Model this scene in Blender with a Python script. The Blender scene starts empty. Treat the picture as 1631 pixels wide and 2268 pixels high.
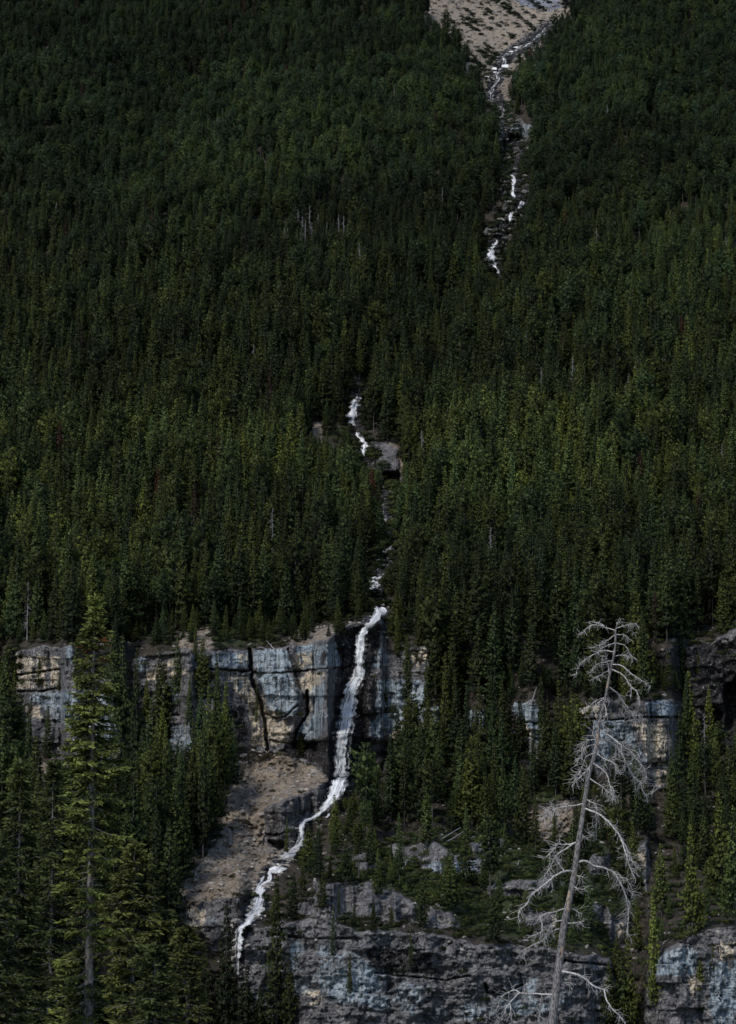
import bpy, math, random
import numpy as np
random.seed(7); RNG = np.random.default_rng(11)
SC = bpy.context.scene; COL = SC.collection
# ------------------------------------------------------------------ camera
PW, PH = 1631.0, 2268.0
FOC = (PH/2)/math.tan(math.radians(12)); TILT = math.radians(8.7)
CA, SA = math.cos(TILT), math.sin(TILT)
cam = bpy.data.objects.new('camera', bpy.data.cameras.new('camera')); COL.objects.link(cam)
cam.data.sensor_fit = 'VERTICAL'; cam.data.sensor_height = 24; cam.data.lens = 12/math.tan(math.radians(12))
cam.data.clip_start = 0.5; cam.data.clip_end = 8000
cam.rotation_euler = (math.radians(90)+TILT, 0, 0); SC.camera = cam
def ray(px, py):
    a = (px-PW/2)/FOC; u = (PH/2-py)/FOC
    dy = CA-u*SA; dz = SA+u*CA
    return a/dy, dz/dy
def pt(px, py, y):
    X, Z = ray(px, py); return (X*y, y, Z*y)
def proj(x, y, z):
    d = y*CA+z*SA
    return PW/2+FOC*x/d, PH/2-FOC*(-y*SA+z*CA)/d
# ------------------------------------------------------------------ noise
def _hash(ix, iy, s):
    h = (ix.astype(np.int64)*374761393 + iy.astype(np.int64)*668265263 + s*1442695041) & 0xffffffff
    h = ((h ^ (h >> 13))*1274126177) & 0xffffffff
    return ((h ^ (h >> 16)) & 0xffff)/65535.0
def vn(x, y, s=0):
    x = np.asarray(x, float); y = np.asarray(y, float)
    ix = np.floor(x); iy = np.floor(y); fx = x-ix; fy = y-iy
    fx = fx*fx*(3-2*fx); fy = fy*fy*(3-2*fy)
    a = _hash(ix, iy, s); b = _hash(ix+1, iy, s); c = _hash(ix, iy+1, s); d = _hash(ix+1, iy+1, s)
    return (a+(b-a)*fx)*(1-fy)+(c+(d-c)*fx)*fy
def fbm(x, y, o=4, s=0, g=.5):
    t = 0; a = 1; n = 0
    for i in range(o):
        t = t+a*vn(x*2**i, y*2**i, s+i*17); n += a; a *= g
    return t/n
def sst(a, b, x):
    t = np.clip((x-a)/(b-a), 0, 1); return t*t*(3-2*t)
# ------------------------------------------------------------------ materials
def new_mat(name):
    m = bpy.data.materials.new(name); m.use_nodes = True; nt = m.node_tree
    for n in list(nt.nodes): nt.nodes.remove(n)
    return m, nt
class NT:
    def __init__(s, nt): s.nt = nt; s.L = nt.links
    def n(s, t, **k):
        o = s.nt.nodes.new(t)
        for a, b in k.items(): setattr(o, a, b)
        return o
    def put(s, sock, v):
        if hasattr(v, 'is_output') or isinstance(v, bpy.types.NodeSocket): s.L.new(v, sock)
        elif v is not None: sock.default_value = v
    def math(s, op, a, b=None, c=None, clamp=False):
        o = s.n('ShaderNodeMath', operation=op, use_clamp=clamp)
        for i, v in enumerate((a, b, c)):
            if v is not None: s.put(o.inputs[i], v)
        return o.outputs[0]
    def ramp(s, v, lo, hi, a=0., b=1.):
        o = s.n('ShaderNodeMapRange', interpolation_type='SMOOTHSTEP')
        s.put(o.inputs[0], v)
        for i, q in zip((1, 2, 3, 4), (lo, hi, a, b)): s.put(o.inputs[i], q)
        return o.outputs[0]
    def mix(s, f, a, b, t='MIX'):
        o = s.n('ShaderNodeMix', data_type='RGBA', blend_type=t)
        s.put(o.inputs[0], f)
        for i, v in ((6, a), (7, b)):
            s.put(o.inputs[i], (*v, 1) if isinstance(v, tuple) and len(v) == 3 else v)
        return o.outputs[2]
    def noise(s, vec, scale, detail=4, rough=.55, dist=0):
        o = s.n('ShaderNodeTexNoise'); s.put(o.inputs['Vector'], vec)
        o.inputs['Scale'].default_value = scale; o.inputs['Detail'].default_value = detail
        o.inputs['Roughness'].default_value = rough; o.inputs['Distortion'].default_value = dist
        return o.outputs[0]
    def mapping(s, vec, scale=(1, 1, 1), rot=(0, 0, 0)):
        o = s.n('ShaderNodeMapping'); s.put(o.inputs[0], vec)
        o.inputs['Scale'].default_value = scale; o.inputs['Rotation'].default_value = rot
        return o.outputs[0]
    def attr(s, name):
        o = s.n('ShaderNodeAttribute'); o.attribute_name = name
        q = s.n('ShaderNodeSeparateColor'); s.L.new(o.outputs['Color'], q.inputs[0])
        return q.outputs
    def out(s, sh): 
        o = s.n('ShaderNodeOutputMaterial'); s.L.new(sh, o.inputs[0])
    def bump(s, h, strength, dist):
        o = s.n('ShaderNodeBump'); s.put(o.inputs['Height'], h)
        o.inputs['Strength'].default_value = strength; o.inputs['Distance'].default_value = dist
        return o.outputs[0]
    def bsdf(s, col, rough=.8, normal=None, spec=.3):
        o = s.n('ShaderNodeBsdfPrincipled'); s.put(o.inputs['Base Color'], (*col, 1) if isinstance(col, tuple) else col)
        s.put(o.inputs['Roughness'], rough); o.inputs['Specular IOR Level'].default_value = spec
        if normal is not None: s.L.new(normal, o.inputs['Normal'])
        return o.outputs[0]
    def pos(s): return s.n('ShaderNodeNewGeometry').outputs['Position']

def rock_material():
    m, nt = new_mat('rock_and_soil'); t = NT(nt); P = t.pos()
    A = t.attr('mska'); B = t.attr('mskb')      # A: tan, blue, wet plus other darkening   B: rock, moss, scree
    tanm, blue, wet = A[0], A[1], A[2]; rock, moss, scree = B[0], B[1], B[2]
    st = t.noise(t.mapping(P, (1.1, .5, .10)), 1.0, 6, .62)
    st2 = t.noise(t.mapping(P, (3.2, 1, .22)), 1.0, 5, .6)
    big = t.noise(t.mapping(P, (.12, .1, .16)), 1.0, 4, .6)
    blot = t.noise(t.mapping(P, (.55, .4, .42)), 1.0, 7, .68, .6)
    fine = t.noise(P, 3.0, 6, .7)
    lay = t.noise(t.mapping(P, (.05, .05, 2.4)), 1.0, 4, .6, .3)
    # --- cliff rock
    base = t.mix(t.ramp(t.math('ADD', t.math('MULTIPLY', blot, .6), t.math('MULTIPLY', fine, .4)), .38, .62), (.058, .058, .068), (.235, .225, .225))
    base = t.mix(t.math('MULTIPLY', t.ramp(lay, .52, .72), .2), base, (.22, .20, .185))
    bl = t.mix(t.ramp(st, .38, .62), (.125, .162, .20), (.345, .415, .465))
    bl = t.mix(t.ramp(st2, .53, .66, 0, .7), bl, (.66, .62, .55))
    bl = t.mix(t.ramp(st, .45, .37, 0, .95), bl, (.028, .036, .050))
    c = t.mix(t.ramp(t.math('ADD', blue, t.math('MULTIPLY', t.math('SUBTRACT', big, .5), 1.6)), .38, .62), base, bl)
    tn = t.mix(t.ramp(fine, .3, .7), (.42, .33, .235), (.80, .70, .54))
    tn = t.mix(t.ramp(lay, .56, .64, 0, .5), tn, (.12, .10, .085))
    tf = t.math('ADD', tanm, t.math('MULTIPLY', t.math('SUBTRACT', t.math('ADD', t.math('MULTIPLY', blot, .6), t.math('MULTIPLY', st, .4)), .5), 3.2))
    c = t.mix(t.ramp(tf, .52, .66), c, tn)
    wn = t.math('ADD', wet, t.math('MULTIPLY', t.math('SUBTRACT', st, .5), .9))
    c = t.mix(t.ramp(wn, .38, .62), c, t.mix(t.ramp(blot, .3, .7), (.010, .010, .013), (.036, .031, .032)))
    # joints and bedding cracks, fine flakes
    def cracks(sx, sy, sz, w0, w1, rx=1.):
        vo = t.n('ShaderNodeTexVoronoi', feature='DISTANCE_TO_EDGE'); warp = t.n('ShaderNodeVectorMath', operation='ADD')
        nz = t.n('ShaderNodeTexNoise'); t.put(nz.inputs['Vector'], P); nz.inputs['Scale'].default_value = .5; nz.inputs['Detail'].default_value = 5
        sc_ = t.n('ShaderNodeVectorMath', operation='SCALE'); t.put(sc_.inputs[0], nz.outputs['Color']); sc_.inputs['Scale'].default_value = 2.2
        t.put(warp.inputs[0], P); t.put(warp.inputs[1], sc_.outputs[0])
        t.put(vo.inputs['Vector'], t.mapping(warp.outputs[0], (sx, sy, sz))); vo.inputs['Randomness'].default_value = rx; vo.inputs['Scale'].default_value = 1
        return t.ramp(vo.outputs['Distance'], w0, w1)
    k1 = cracks(.26, .12, .11, .0, .045, 1.); k2 = cracks(.20, .2, .75, .0, .06)
    gate = t.ramp(big, .42, .58)
    kk = t.math('MULTIPLY', t.math('MAXIMUM', k1, gate), t.math('MAXIMUM', k2, t.ramp(blot, .56, .44)))
    flk = t.noise(t.mapping(P, (3.2, 2, 1.6)), 1.0, 5, .75)
    c = t.mix(t.ramp(flk, .55, .63, 0, .7), c, t.mix(.5, c, (.75, .70, .62)))
    c = t.mix(t.ramp(flk, .43, .34, 0, .7), c, (.022, .022, .028))
    c = t.mix(t.math('MULTIPLY_ADD', kk, .55, .45), (.012, .011, .012), c)
    # --- soil, duff and moss
    v = t.n('ShaderNodeTexVoronoi'); t.put(v.inputs['Vector'], P); v.inputs['Scale'].default_value = 1.5
    v2 = t.n('ShaderNodeTexVoronoi'); t.put(v2.inputs['Vector'], P); v2.inputs['Scale'].default_value = .55
    so = t.mix(t.ramp(blot, .35, .65), (.022, .020, .015), (.062, .050, .038))
    so = t.mix(t.math('MULTIPLY', t.ramp(v.outputs['Distance'], .34, .22), t.ramp(fine, .46, .62)), so, (.17, .155, .145))
    sc = t.mix(t.ramp(blot, .38, .62), (.14, .112, .086), (.33, .27, .205))
    run = t.noise(t.mapping(P, (.35, .12, .12), (0, .5, 0)), 1.0, 5, .65, .5)
    sc = t.mix(t.ramp(run, .52, .64, 0, .7), sc, (.075, .062, .05))
    sc = t.mix(t.ramp(fine, .45, .75, 0, .5), sc, (.30, .25, .20))
    sc = t.mix(t.ramp(scree, 1.2, 1.8), sc, t.mix(t.ramp(fine, .35, .7), (.20, .165, .125), (.42, .35, .275)))
    gn = t.noise(t.mapping(P, (.22, .22, .22)), 1.0, 3)
    sc = t.mix(t.ramp(gn, .54, .64, 0, .6), sc, (.17, .165, .165))
    sc = t.mix(t.math('MULTIPLY', t.ramp(v.outputs['Distance'], .26, .14), t.ramp(v.outputs['Color'], .55, .7)), sc, (.42, .36, .29))
    so = t.mix(t.ramp(t.math('ADD', scree, t.math('MULTIPLY', t.math('SUBTRACT', blot, .5), .8)), .35, .6), so, sc)
    mo = t.mix(t.ramp(fine, .35, .7), (.018, .026, .010), (.062, .075, .024))
    so = t.mix(t.ramp(t.math('ADD', moss, t.math('MULTIPLY', t.math('SUBTRACT', blot, .5), 1.8)), .45, .65), so, mo)
    so = t.mix(t.ramp(wn, .5, .75), so, (.018, .017, .018))
    rr = t.ramp(t.math('ADD', rock, t.math('MULTIPLY', t.math('SUBTRACT', blot, .5), .9)), .4, .55)
    c = t.mix(rr, so, c)
    hb = t.math('ADD', t.math('MULTIPLY', blot, 1.0), t.math('ADD', t.math('MULTIPLY', fine, .35), t.math('ADD', t.math('MULTIPLY', lay, .18), t.math('MULTIPLY', t.math('MULTIPLY', kk, rock), .8))))
    nb = t.bump(hb, .9, .55)
    sh = t.bsdf(c, t.ramp(wet, .3, .7, .9, .5), nb, .25)
    t.out(sh); return m

def far_rock_material():
    m, nt = new_mat('far_mountain_rock'); t = NT(nt); P = t.pos()
    a = t.noise(t.mapping(P, (.02, .02, .05), (0, .5, 0)), 1.0, 7, .65, .6)
    b = t.noise(t.mapping(P, (.1, .02, .1)), 1.0, 5, .65)
    c = t.mix(t.ramp(a, .35, .65), (.10, .105, .13), (.24, .25, .29))
    c = t.mix(t.ramp(b, .5, .7, 0, .6), c, (.07, .075, .085))
    t.out(t.bsdf(c, .95, t.bump(a, .8, 5), .1)); return m

def foliage_material(name, dark, lite, warm=None, wob=.02, tipgain=1.0, bend=2.4, near=False):
    m, nt = new_mat(name); t = NT(nt); P = t.pos()
    oi = t.n('ShaderNodeObjectInfo').outputs['Random']
    if near: oi = t.n('ShaderNodeValue').outputs[0]; oi.default_value = .75
    A = t.attr('leaf')            # R: outwardness, in forest crowns also a painted lit-top gradient  G: per-spray random
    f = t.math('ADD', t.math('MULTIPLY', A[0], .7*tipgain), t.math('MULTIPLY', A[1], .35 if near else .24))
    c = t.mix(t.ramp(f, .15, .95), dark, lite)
    w = t.math('FRACT', t.math('MULTIPLY', oi, 7.31))
    c = t.mix(t.ramp(w, .35, 1, 0, .8), c, t.mix(A[0], (dark[0]*1.35, dark[1]*1.12, dark[2]*.8), (lite[0]*1.35, lite[1]*1.15, lite[2]*.65)))
    c = t.mix(t.ramp(w, .3, 0, 0, .55), c, t.mix(A[0], (dark[0]*.75, dark[1], dark[2]*1.3), (lite[0]*.62, lite[1]*.9, lite[2]*1.35)))
    big = t.noise(P, wob, 3, .5)
    hs = t.n('ShaderNodeHueSaturation'); t.put(hs.inputs['Color'], c)
    if near: wob = .6
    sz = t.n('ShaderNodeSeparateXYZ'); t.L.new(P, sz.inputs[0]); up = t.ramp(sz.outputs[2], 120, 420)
    c2_ = t.mix(1.0, c, t.mix(up, (1.16, 1.08, .90), (.70, .79, .92)), 'MULTIPLY'); t.put(hs.inputs['Color'], c2_)  # cool dimming upslope stands in for distant air, tinted into the needles
    huge = t.noise(P, .0065 if not near else 1.3, 2, .5)
    br = t.math('MULTIPLY', t.ramp(oi, 0, 1, .62, 1.32), t.math('MULTIPLY', t.ramp(big, .3, .7, .72, 1.3), t.ramp(huge, .38, .62, .66, 1.25)))
    t.put(hs.inputs['Value'], br); hs.inputs['Saturation'].default_value = .96; c = hs.outputs[0]
    if warm: c = t.mix(t.math('MULTIPLY', t.ramp(A[2], .2, .8), .9), c, warm)
    # leaves of a crown face outward: bend the shading normal towards the crown's own outside
    oc = t.n('ShaderNodeTexCoord').outputs['Object']
    m1 = t.n('ShaderNodeVectorMath', operation='MULTIPLY'); t.put(m1.inputs[0], oc); m1.inputs[1].default_value = (1, 1, 0)
    m2 = t.n('ShaderNodeVectorMath', operation='NORMALIZE'); t.put(m2.inputs[0], m1.outputs[0])
    m3 = t.n('ShaderNodeVectorMath', operation='ADD'); t.put(m3.inputs[0], m2.outputs[0]); m3.inputs[1].default_value = (0, 0, .55)
    vt = t.n('ShaderNodeVectorTransform', vector_type='VECTOR', convert_from='OBJECT', convert_to='WORLD'); t.put(vt.inputs[0], m3.outputs[0])
    m4 = t.n('ShaderNodeVectorMath', operation='SCALE'); t.put(m4.inputs[0], vt.outputs[0]); m4.inputs['Scale'].default_value = bend
    m5 = t.n('ShaderNodeVectorMath', operation='ADD'); t.put(m5.inputs[0], m4.outputs[0]); t.put(m5.inputs[1], t.n('ShaderNodeNewGeometry').outputs['Normal'])
    m6 = t.n('ShaderNodeVectorMath', operation='NORMALIZE'); t.put(m6.inputs[0], m5.outputs[0])
    b = t.bsdf(c, .62, m6.outputs[0], .2)
    tr = t.n('ShaderNodeBsdfTranslucent'); t.put(tr.inputs[0], c)
    mx = t.n('ShaderNodeMixShader'); mx.inputs[0].default_value = .3; t.L.new(b, mx.inputs[1]); t.L.new(tr.outputs[0], mx.inputs[2])
    t.out(mx.outputs[0]); return m

def bark_material(name, a, b, sc=(8, 8, 1.5), patch=None, bumpd=.03):
    m, nt = new_mat(name); t = NT(nt)
    P = t.n('ShaderNodeTexCoord').outputs['Object']
    n = t.noise(t.mapping(P, sc), 1.0, 6, .7); k = t.noise(t.mapping(P, (3.5, 3.5, 1.3)), 1.0, 6, .65)
    c = t.mix(t.ramp(n, .35, .65), a, b)
    if patch: c = t.mix(t.ramp(t.math('ADD', k, t.math('MULTIPLY', n, .3)), .735, .77), c, patch)
    t.out(t.bsdf(c, .85, t.bump(n, .8, bumpd), .2)); return m

def water_material():
    m, nt = new_mat('white_water'); t = NT(nt)
    u = t.n('ShaderNodeAttribute'); u.attribute_name = 'flow'      # x across metres, y down metres, z edge 0..1
    s = t.n('ShaderNodeSeparateXYZ'); t.L.new(u.outputs['Vector'], s.inputs[0])
    V = u.outputs['Vector']
    a = t.noise(t.mapping(V, (1.9, .13, 0)), 1.0, 6, .75, .1)
    b = t.noise(t.mapping(V, (1.3, .5, 0)), 1.0, 5, .7)
    foam = t.attr('foam')
    c = t.mix(t.ramp(a, .40, .58), (.50, .51, .54), (.95, .95, .96))
    c = t.mix(t.ramp(b, .48, .62, 0, .5), c, (.93, .93, .94))
    e = t.math('ADD', s.outputs[2], t.math('MULTIPLY', t.math('SUBTRACT', t.math('ADD', t.math('MULTIPLY', a, .6), t.math('MULTIPLY', b, .4)), .5), 4.5))
    al = t.ramp(e, .10, .85)
    al = t.math('MULTIPLY', al, foam[0])
    dn = t.ramp(t.math('ADD', t.math('ADD', t.math('MULTIPLY', a, .45), t.math('MULTIPLY', b, .55)), t.math('MULTIPLY', foam[1], .5)), .42, .56)
    al = t.math('MULTIPLY', al, dn)
    d = t.bsdf(c, .6, t.bump(a, .15, .1), .3)
    tr = t.n('ShaderNodeBsdfTransparent')
    mx = t.n('ShaderNodeMixShader'); t.L.new(al, mx.inputs[0]); t.L.new(tr.outputs[0], mx.inputs[1]); t.L.new(d, mx.inputs[2])
    t.out(mx.outputs[0]); return m

def plain(name, col, rough=.9, n2=None, sc=1.0, bd=.2):
    m, nt = new_mat(name); t = NT(nt); P = t.pos()
    n = t.noise(P, sc, 6, .65)
    t.out(t.bsdf(t.mix(t.ramp(n, .35, .65), col, n2 or tuple(x*1.6 for x in col)), rough, t.bump(n, .7, bd), .2)); return m

M = {}
M['rock'] = rock_material(); M['far'] = far_rock_material()
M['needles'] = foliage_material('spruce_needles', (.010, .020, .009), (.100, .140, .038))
M['near_needles'] = foliage_material('near_spruce_needles', (.009, .017, .006), (.160, .200, .054), (.19, .062, .026), .3, 1.0, .8, True)
M['gold_needles'] = foliage_material('golden_spruce_needles', (.008, .014, .005), (.10, .115, .032), (.20, .09, .02), .3, 1.0, .8, True)
M['shaded_needles'] = foliage_material('shaded_spruce_needles', (.007, .012, .006), (.062, .082, .026), (.19, .062, .026), .3, 1.0, .8, True)  # near needles again, colour darkened to paint shade on the corner trees
M['rust'] = foliage_material('rusty_needles', (.030, .014, .012), (.085, .036, .028))
M['pale_needles'] = foliage_material('pale_shrub_leaves', (.03, .045, .014), (.15, .18, .06))
M['bark'] = bark_material('grey_bark', (.045, .038, .036), (.13, .115, .11), (9, 9, 1.5))
M['snag'] = bark_material('silver_snag_wood', (.17, .165, .175), (.42, .41, .41), (9, 9, 1.0))
M['near_bark'] = bark_material('near_spruce_bark', (.07, .062, .058), (.32, .29, .275), (12, 12, 4))
M['dead_bark'] = bark_material('peeling_dead_bark', (.045, .042, .043), (.36, .335, .33), (26, 26, 8), (.45, .33, .24))
M['dead_limb'] = bark_material('bleached_limb', (.27, .25, .245), (.74, .70, .68), (20, 20, 20), None, .01)
M['twig'] = bark_material('grey_twigs', (.11, .10, .10), (.30, .28, .28), (20, 20, 20), None, .01)
M['water'] = water_material()
M['stone'] = plain('pale_stone', (.16, .145, .135), .9, (.42, .38, .34), 1.2)
M['wetstone'] = plain('wet_dark_stone', (.022, .022, .026), .5, (.085, .085, .092), .8)
M['snow'] = plain('old_snow', (.80, .80, .80), .8, (.92, .92, .92), .4)
M['valley'] = plain('valley_floor_soil', (.02, .022, .012), .95, (.05, .05, .03), .3)

# ------------------------------------------------------------------ mesh helpers
def tagp(o, label=None, cat=None, group=None, kind=None):
    if label: o['label'] = label
    if cat: o['category'] = cat
    if group: o['group'] = group
    if kind: o['kind'] = kind
    return o
def link(name, me, mat=None, parent=None):
    o = bpy.data.objects.new(name, me); COL.objects.link(o)
    if mat is not None and not me.materials:
        me.materials.append(mat)
    if parent is not None: o.parent = parent
    return o
def mesh_np(name, V, F, attrs=None, smooth=False, mats=None, midx=None):
    """V (n,3); F (m,k) with one k"""
    me = bpy.data.meshes.new(name); V = np.asarray(V, np.float32); F = np.asarray(F, np.int32)
    k = F.shape[1]
    me.vertices.add(len(V)); me.vertices.foreach_set('co', V.ravel())
    me.loops.add(F.size); me.loops.foreach_set('vertex_index', F.ravel())
    me.polygons.add(len(F)); me.polygons.foreach_set('loop_start', np.arange(0, F.size, k, dtype=np.int32))
    try: me.polygons.foreach_set('loop_total', np.full(len(F), k, np.int32))
    except Exception: pass
    for n, a in (attrs or {}).items():
        a = np.asarray(a, np.float32)
        if a.shape[1] == 3 and n == 'flow':
            at = me.attributes.new(n, 'FLOAT_VECTOR', 'POINT'); at.data.foreach_set('vector', a.ravel())
        else:
            if a.shape[1] == 3: a = np.concatenate([a, np.ones((len(a), 1), np.float32)], 1)
            at = me.attributes.new(n, 'FLOAT_COLOR', 'POINT'); at.data.foreach_set('color', np.ascontiguousarray(a).ravel())
    for mt in (mats or []): me.materials.append(mt)
    if midx is not None: me.polygons.foreach_set('material_index', np.asarray(midx, np.int32))
    if smooth: me.polygons.foreach_set('use_smooth', np.ones(len(F), bool))
    me.update(calc_edges=True); me.validate(clean_customdata=False)
    return me
class Soup:
    """quads with a leaf attribute, plus tubes"""
    def __init__(s): s.q = []; s.a = []
    def add(s, Q, A): s.q.append(np.asarray(Q, np.float32).reshape(-1, 4, 3)); s.a.append(np.repeat(np.asarray(A, np.float32).reshape(-1, 1, 3), 4, 1) if np.ndim(A) == 2 else np.asarray(A, np.float32))
    def arrays(s):
        Q = np.concatenate(s.q); A = np.concatenate([a.reshape(-1, 4, 3) for a in s.a])
        return Q.reshape(-1, 3), np.arange(len(Q)*4).reshape(-1, 4), A.reshape(-1, 3)
    def mesh(s, name, mat):
        V, F, A = s.arrays(); return mesh_np(name, V, F, {'leaf': A}, mats=[mat])
def tube(pts, rad, sides=6):
    pts = np.asarray(pts, float); rad = np.asarray(rad, float); n = len(pts)
    T = np.gradient(pts, axis=0); T /= np.linalg.norm(T, axis=1, keepdims=True)+1e-9
    ref = np.where(np.abs(T[:, 2:3]) > .9, np.array([[1., 0, 0]]), np.array([[0, 0, 1.]]))
    U = np.cross(T, ref); U /= np.linalg.norm(U, axis=1, keepdims=True)+1e-9; W = np.cross(T, U)
    an = np.arange(sides)*2*math.pi/sides
    V = pts[:, None]+rad[:, None, None]*(U[:, None]*np.cos(an)[None, :, None]+W[:, None]*np.sin(an)[None, :, None])
    i = np.arange(n-1)[:, None]*sides; j = np.arange(sides)[None]; jn = (j+1) % sides
    F = np.stack([i+j, i+jn, i+sides+jn, i+sides+j], -1).reshape(-1, 4)
    return V.reshape(-1, 3), F
def merge(parts):
    Vs = []; Fs = []; o = 0
    for V, F in parts: Vs.append(V); Fs.append(F+o); o += len(V)
    return np.concatenate(Vs), np.concatenate(Fs)
def spline(P, n):
    P = np.asarray(P, float)
    if len(P) == 2: t = np.linspace(0, 1, n)[:, None]; return P[0]*(1-t)+P[1]*t
    Q = np.vstack([2*P[0]-P[1], P, 2*P[-1]-P[-2]]); m = len(P)-1
    d = np.r_[0, np.cumsum(np.linalg.norm(np.diff(P[:, :2] if P.shape[1] < 3 else P, axis=0), axis=1))]
    s = np.linspace(0, d[-1]-1e-6, n); k = np.clip(np.searchsorted(d, s, 'right')-1, 0, m-1)
    t = ((s-d[k])/(d[k+1]-d[k]+1e-9))[:, None]; p0, p1, p2, p3 = Q[k], Q[k+1], Q[k+2], Q[k+3]
    return .5*((2*p1)+(-p0+p2)*t+(2*p0-5*p1+4*p2-p3)*t*t+(-p0+3*p1-3*p2+p3)*t**3)
# ------------------------------------------------------------------ picture plan of the mountainside (survey coordinates)
def c2(x, y): return 564.1+.3075*x, 1316.3+.3075*y
def c3(x, y): return 1065.6+.3467*x, 1316.3+.3467*y
def c5(x, y): return 501.5+.3843*x, 1755.1+.3843*y
def c6(x, y): return 1004.1+.3843*x, 1755.1+.3843*y
def c7(x, y): return 877.6+.3075*x, .3075*y
def c8(x, y): return 626.8+.2487*x, 814.9+.2487*y
gx = np.arange(-260, 1892, 2.3); 
gy = np.concatenate([np.arange(2475, 1340, -2.3), np.arange(1340, -261, -3.6)])
GX, GY = np.meshgrid(gx, gy); NR, NC = GX.shape
WX = GX+(fbm(GX/26, GY/26, 5, 3)-.5)*38; WY = GY+(fbm(GX/24, GY/22, 5, 9)-.5)*27
WXs = GX+(fbm(GX/9, GY/9, 3, 33)-.5)*9; WYs = GY+(fbm(GX/9, GY/9, 3, 39)-.5)*9
def pin(poly, X, Y):
    P = np.asarray(poly, float); m = np.zeros(X.shape, bool)
    x0, y0 = P.min(0); x1, y1 = P.max(0)
    w = (X >= x0) & (X <= x1) & (Y >= y0) & (Y <= y1); xs = X[w]; ys = Y[w]; r = np.zeros(xs.shape, bool)
    for i in range(len(P)):
        ax, ay = P[i-1]; bx, by = P[i]
        if ay == by: continue
        c = ((ay > ys) != (by > ys)) & (xs < (bx-ax)*(ys-ay)/(by-ay)+ax); r ^= c
    m[w] = r; return m
def blur(a, k):
    for ax in (0, 1):
        p = np.pad(a, [(k, k) if i == ax else (0, 0) for i in (0, 1)], 'edge'); c = np.cumsum(p, ax)
        c = np.concatenate([np.zeros_like(np.take(c, [0], ax)), c], ax)
        hi = np.take(c, range(2*k+1, c.shape[ax]), ax); lo = np.take(c, range(0, c.shape[ax]-2*k-1), ax); a = (hi-lo)/(2*k+1)
    return a
def mask(polys, k=1, fine=False):
    X, Y = (WXs, WYs) if fine else (WX, WY); m = np.zeros(GX.shape)
    for p in polys: m = np.maximum(m, pin(p, X, Y))
    return blur(m, k) if k else m
def dseg(px, py, line):
    """distance to polyline and parameter-interpolated width"""
    d = np.full(px.shape, 1e9); L = np.asarray(line, float)
    for a, b in zip(L[:-1], L[1:]):
        ab = b[:2]-a[:2]; t = np.clip(((px-a[0])*ab[0]+(py-a[1])*ab[1])/(ab@ab+1e-9), 0, 1)
        q = np.hypot(px-a[0]-t*ab[0], py-a[1]-t*ab[1]); d = np.minimum(d, q)
    return d
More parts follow.
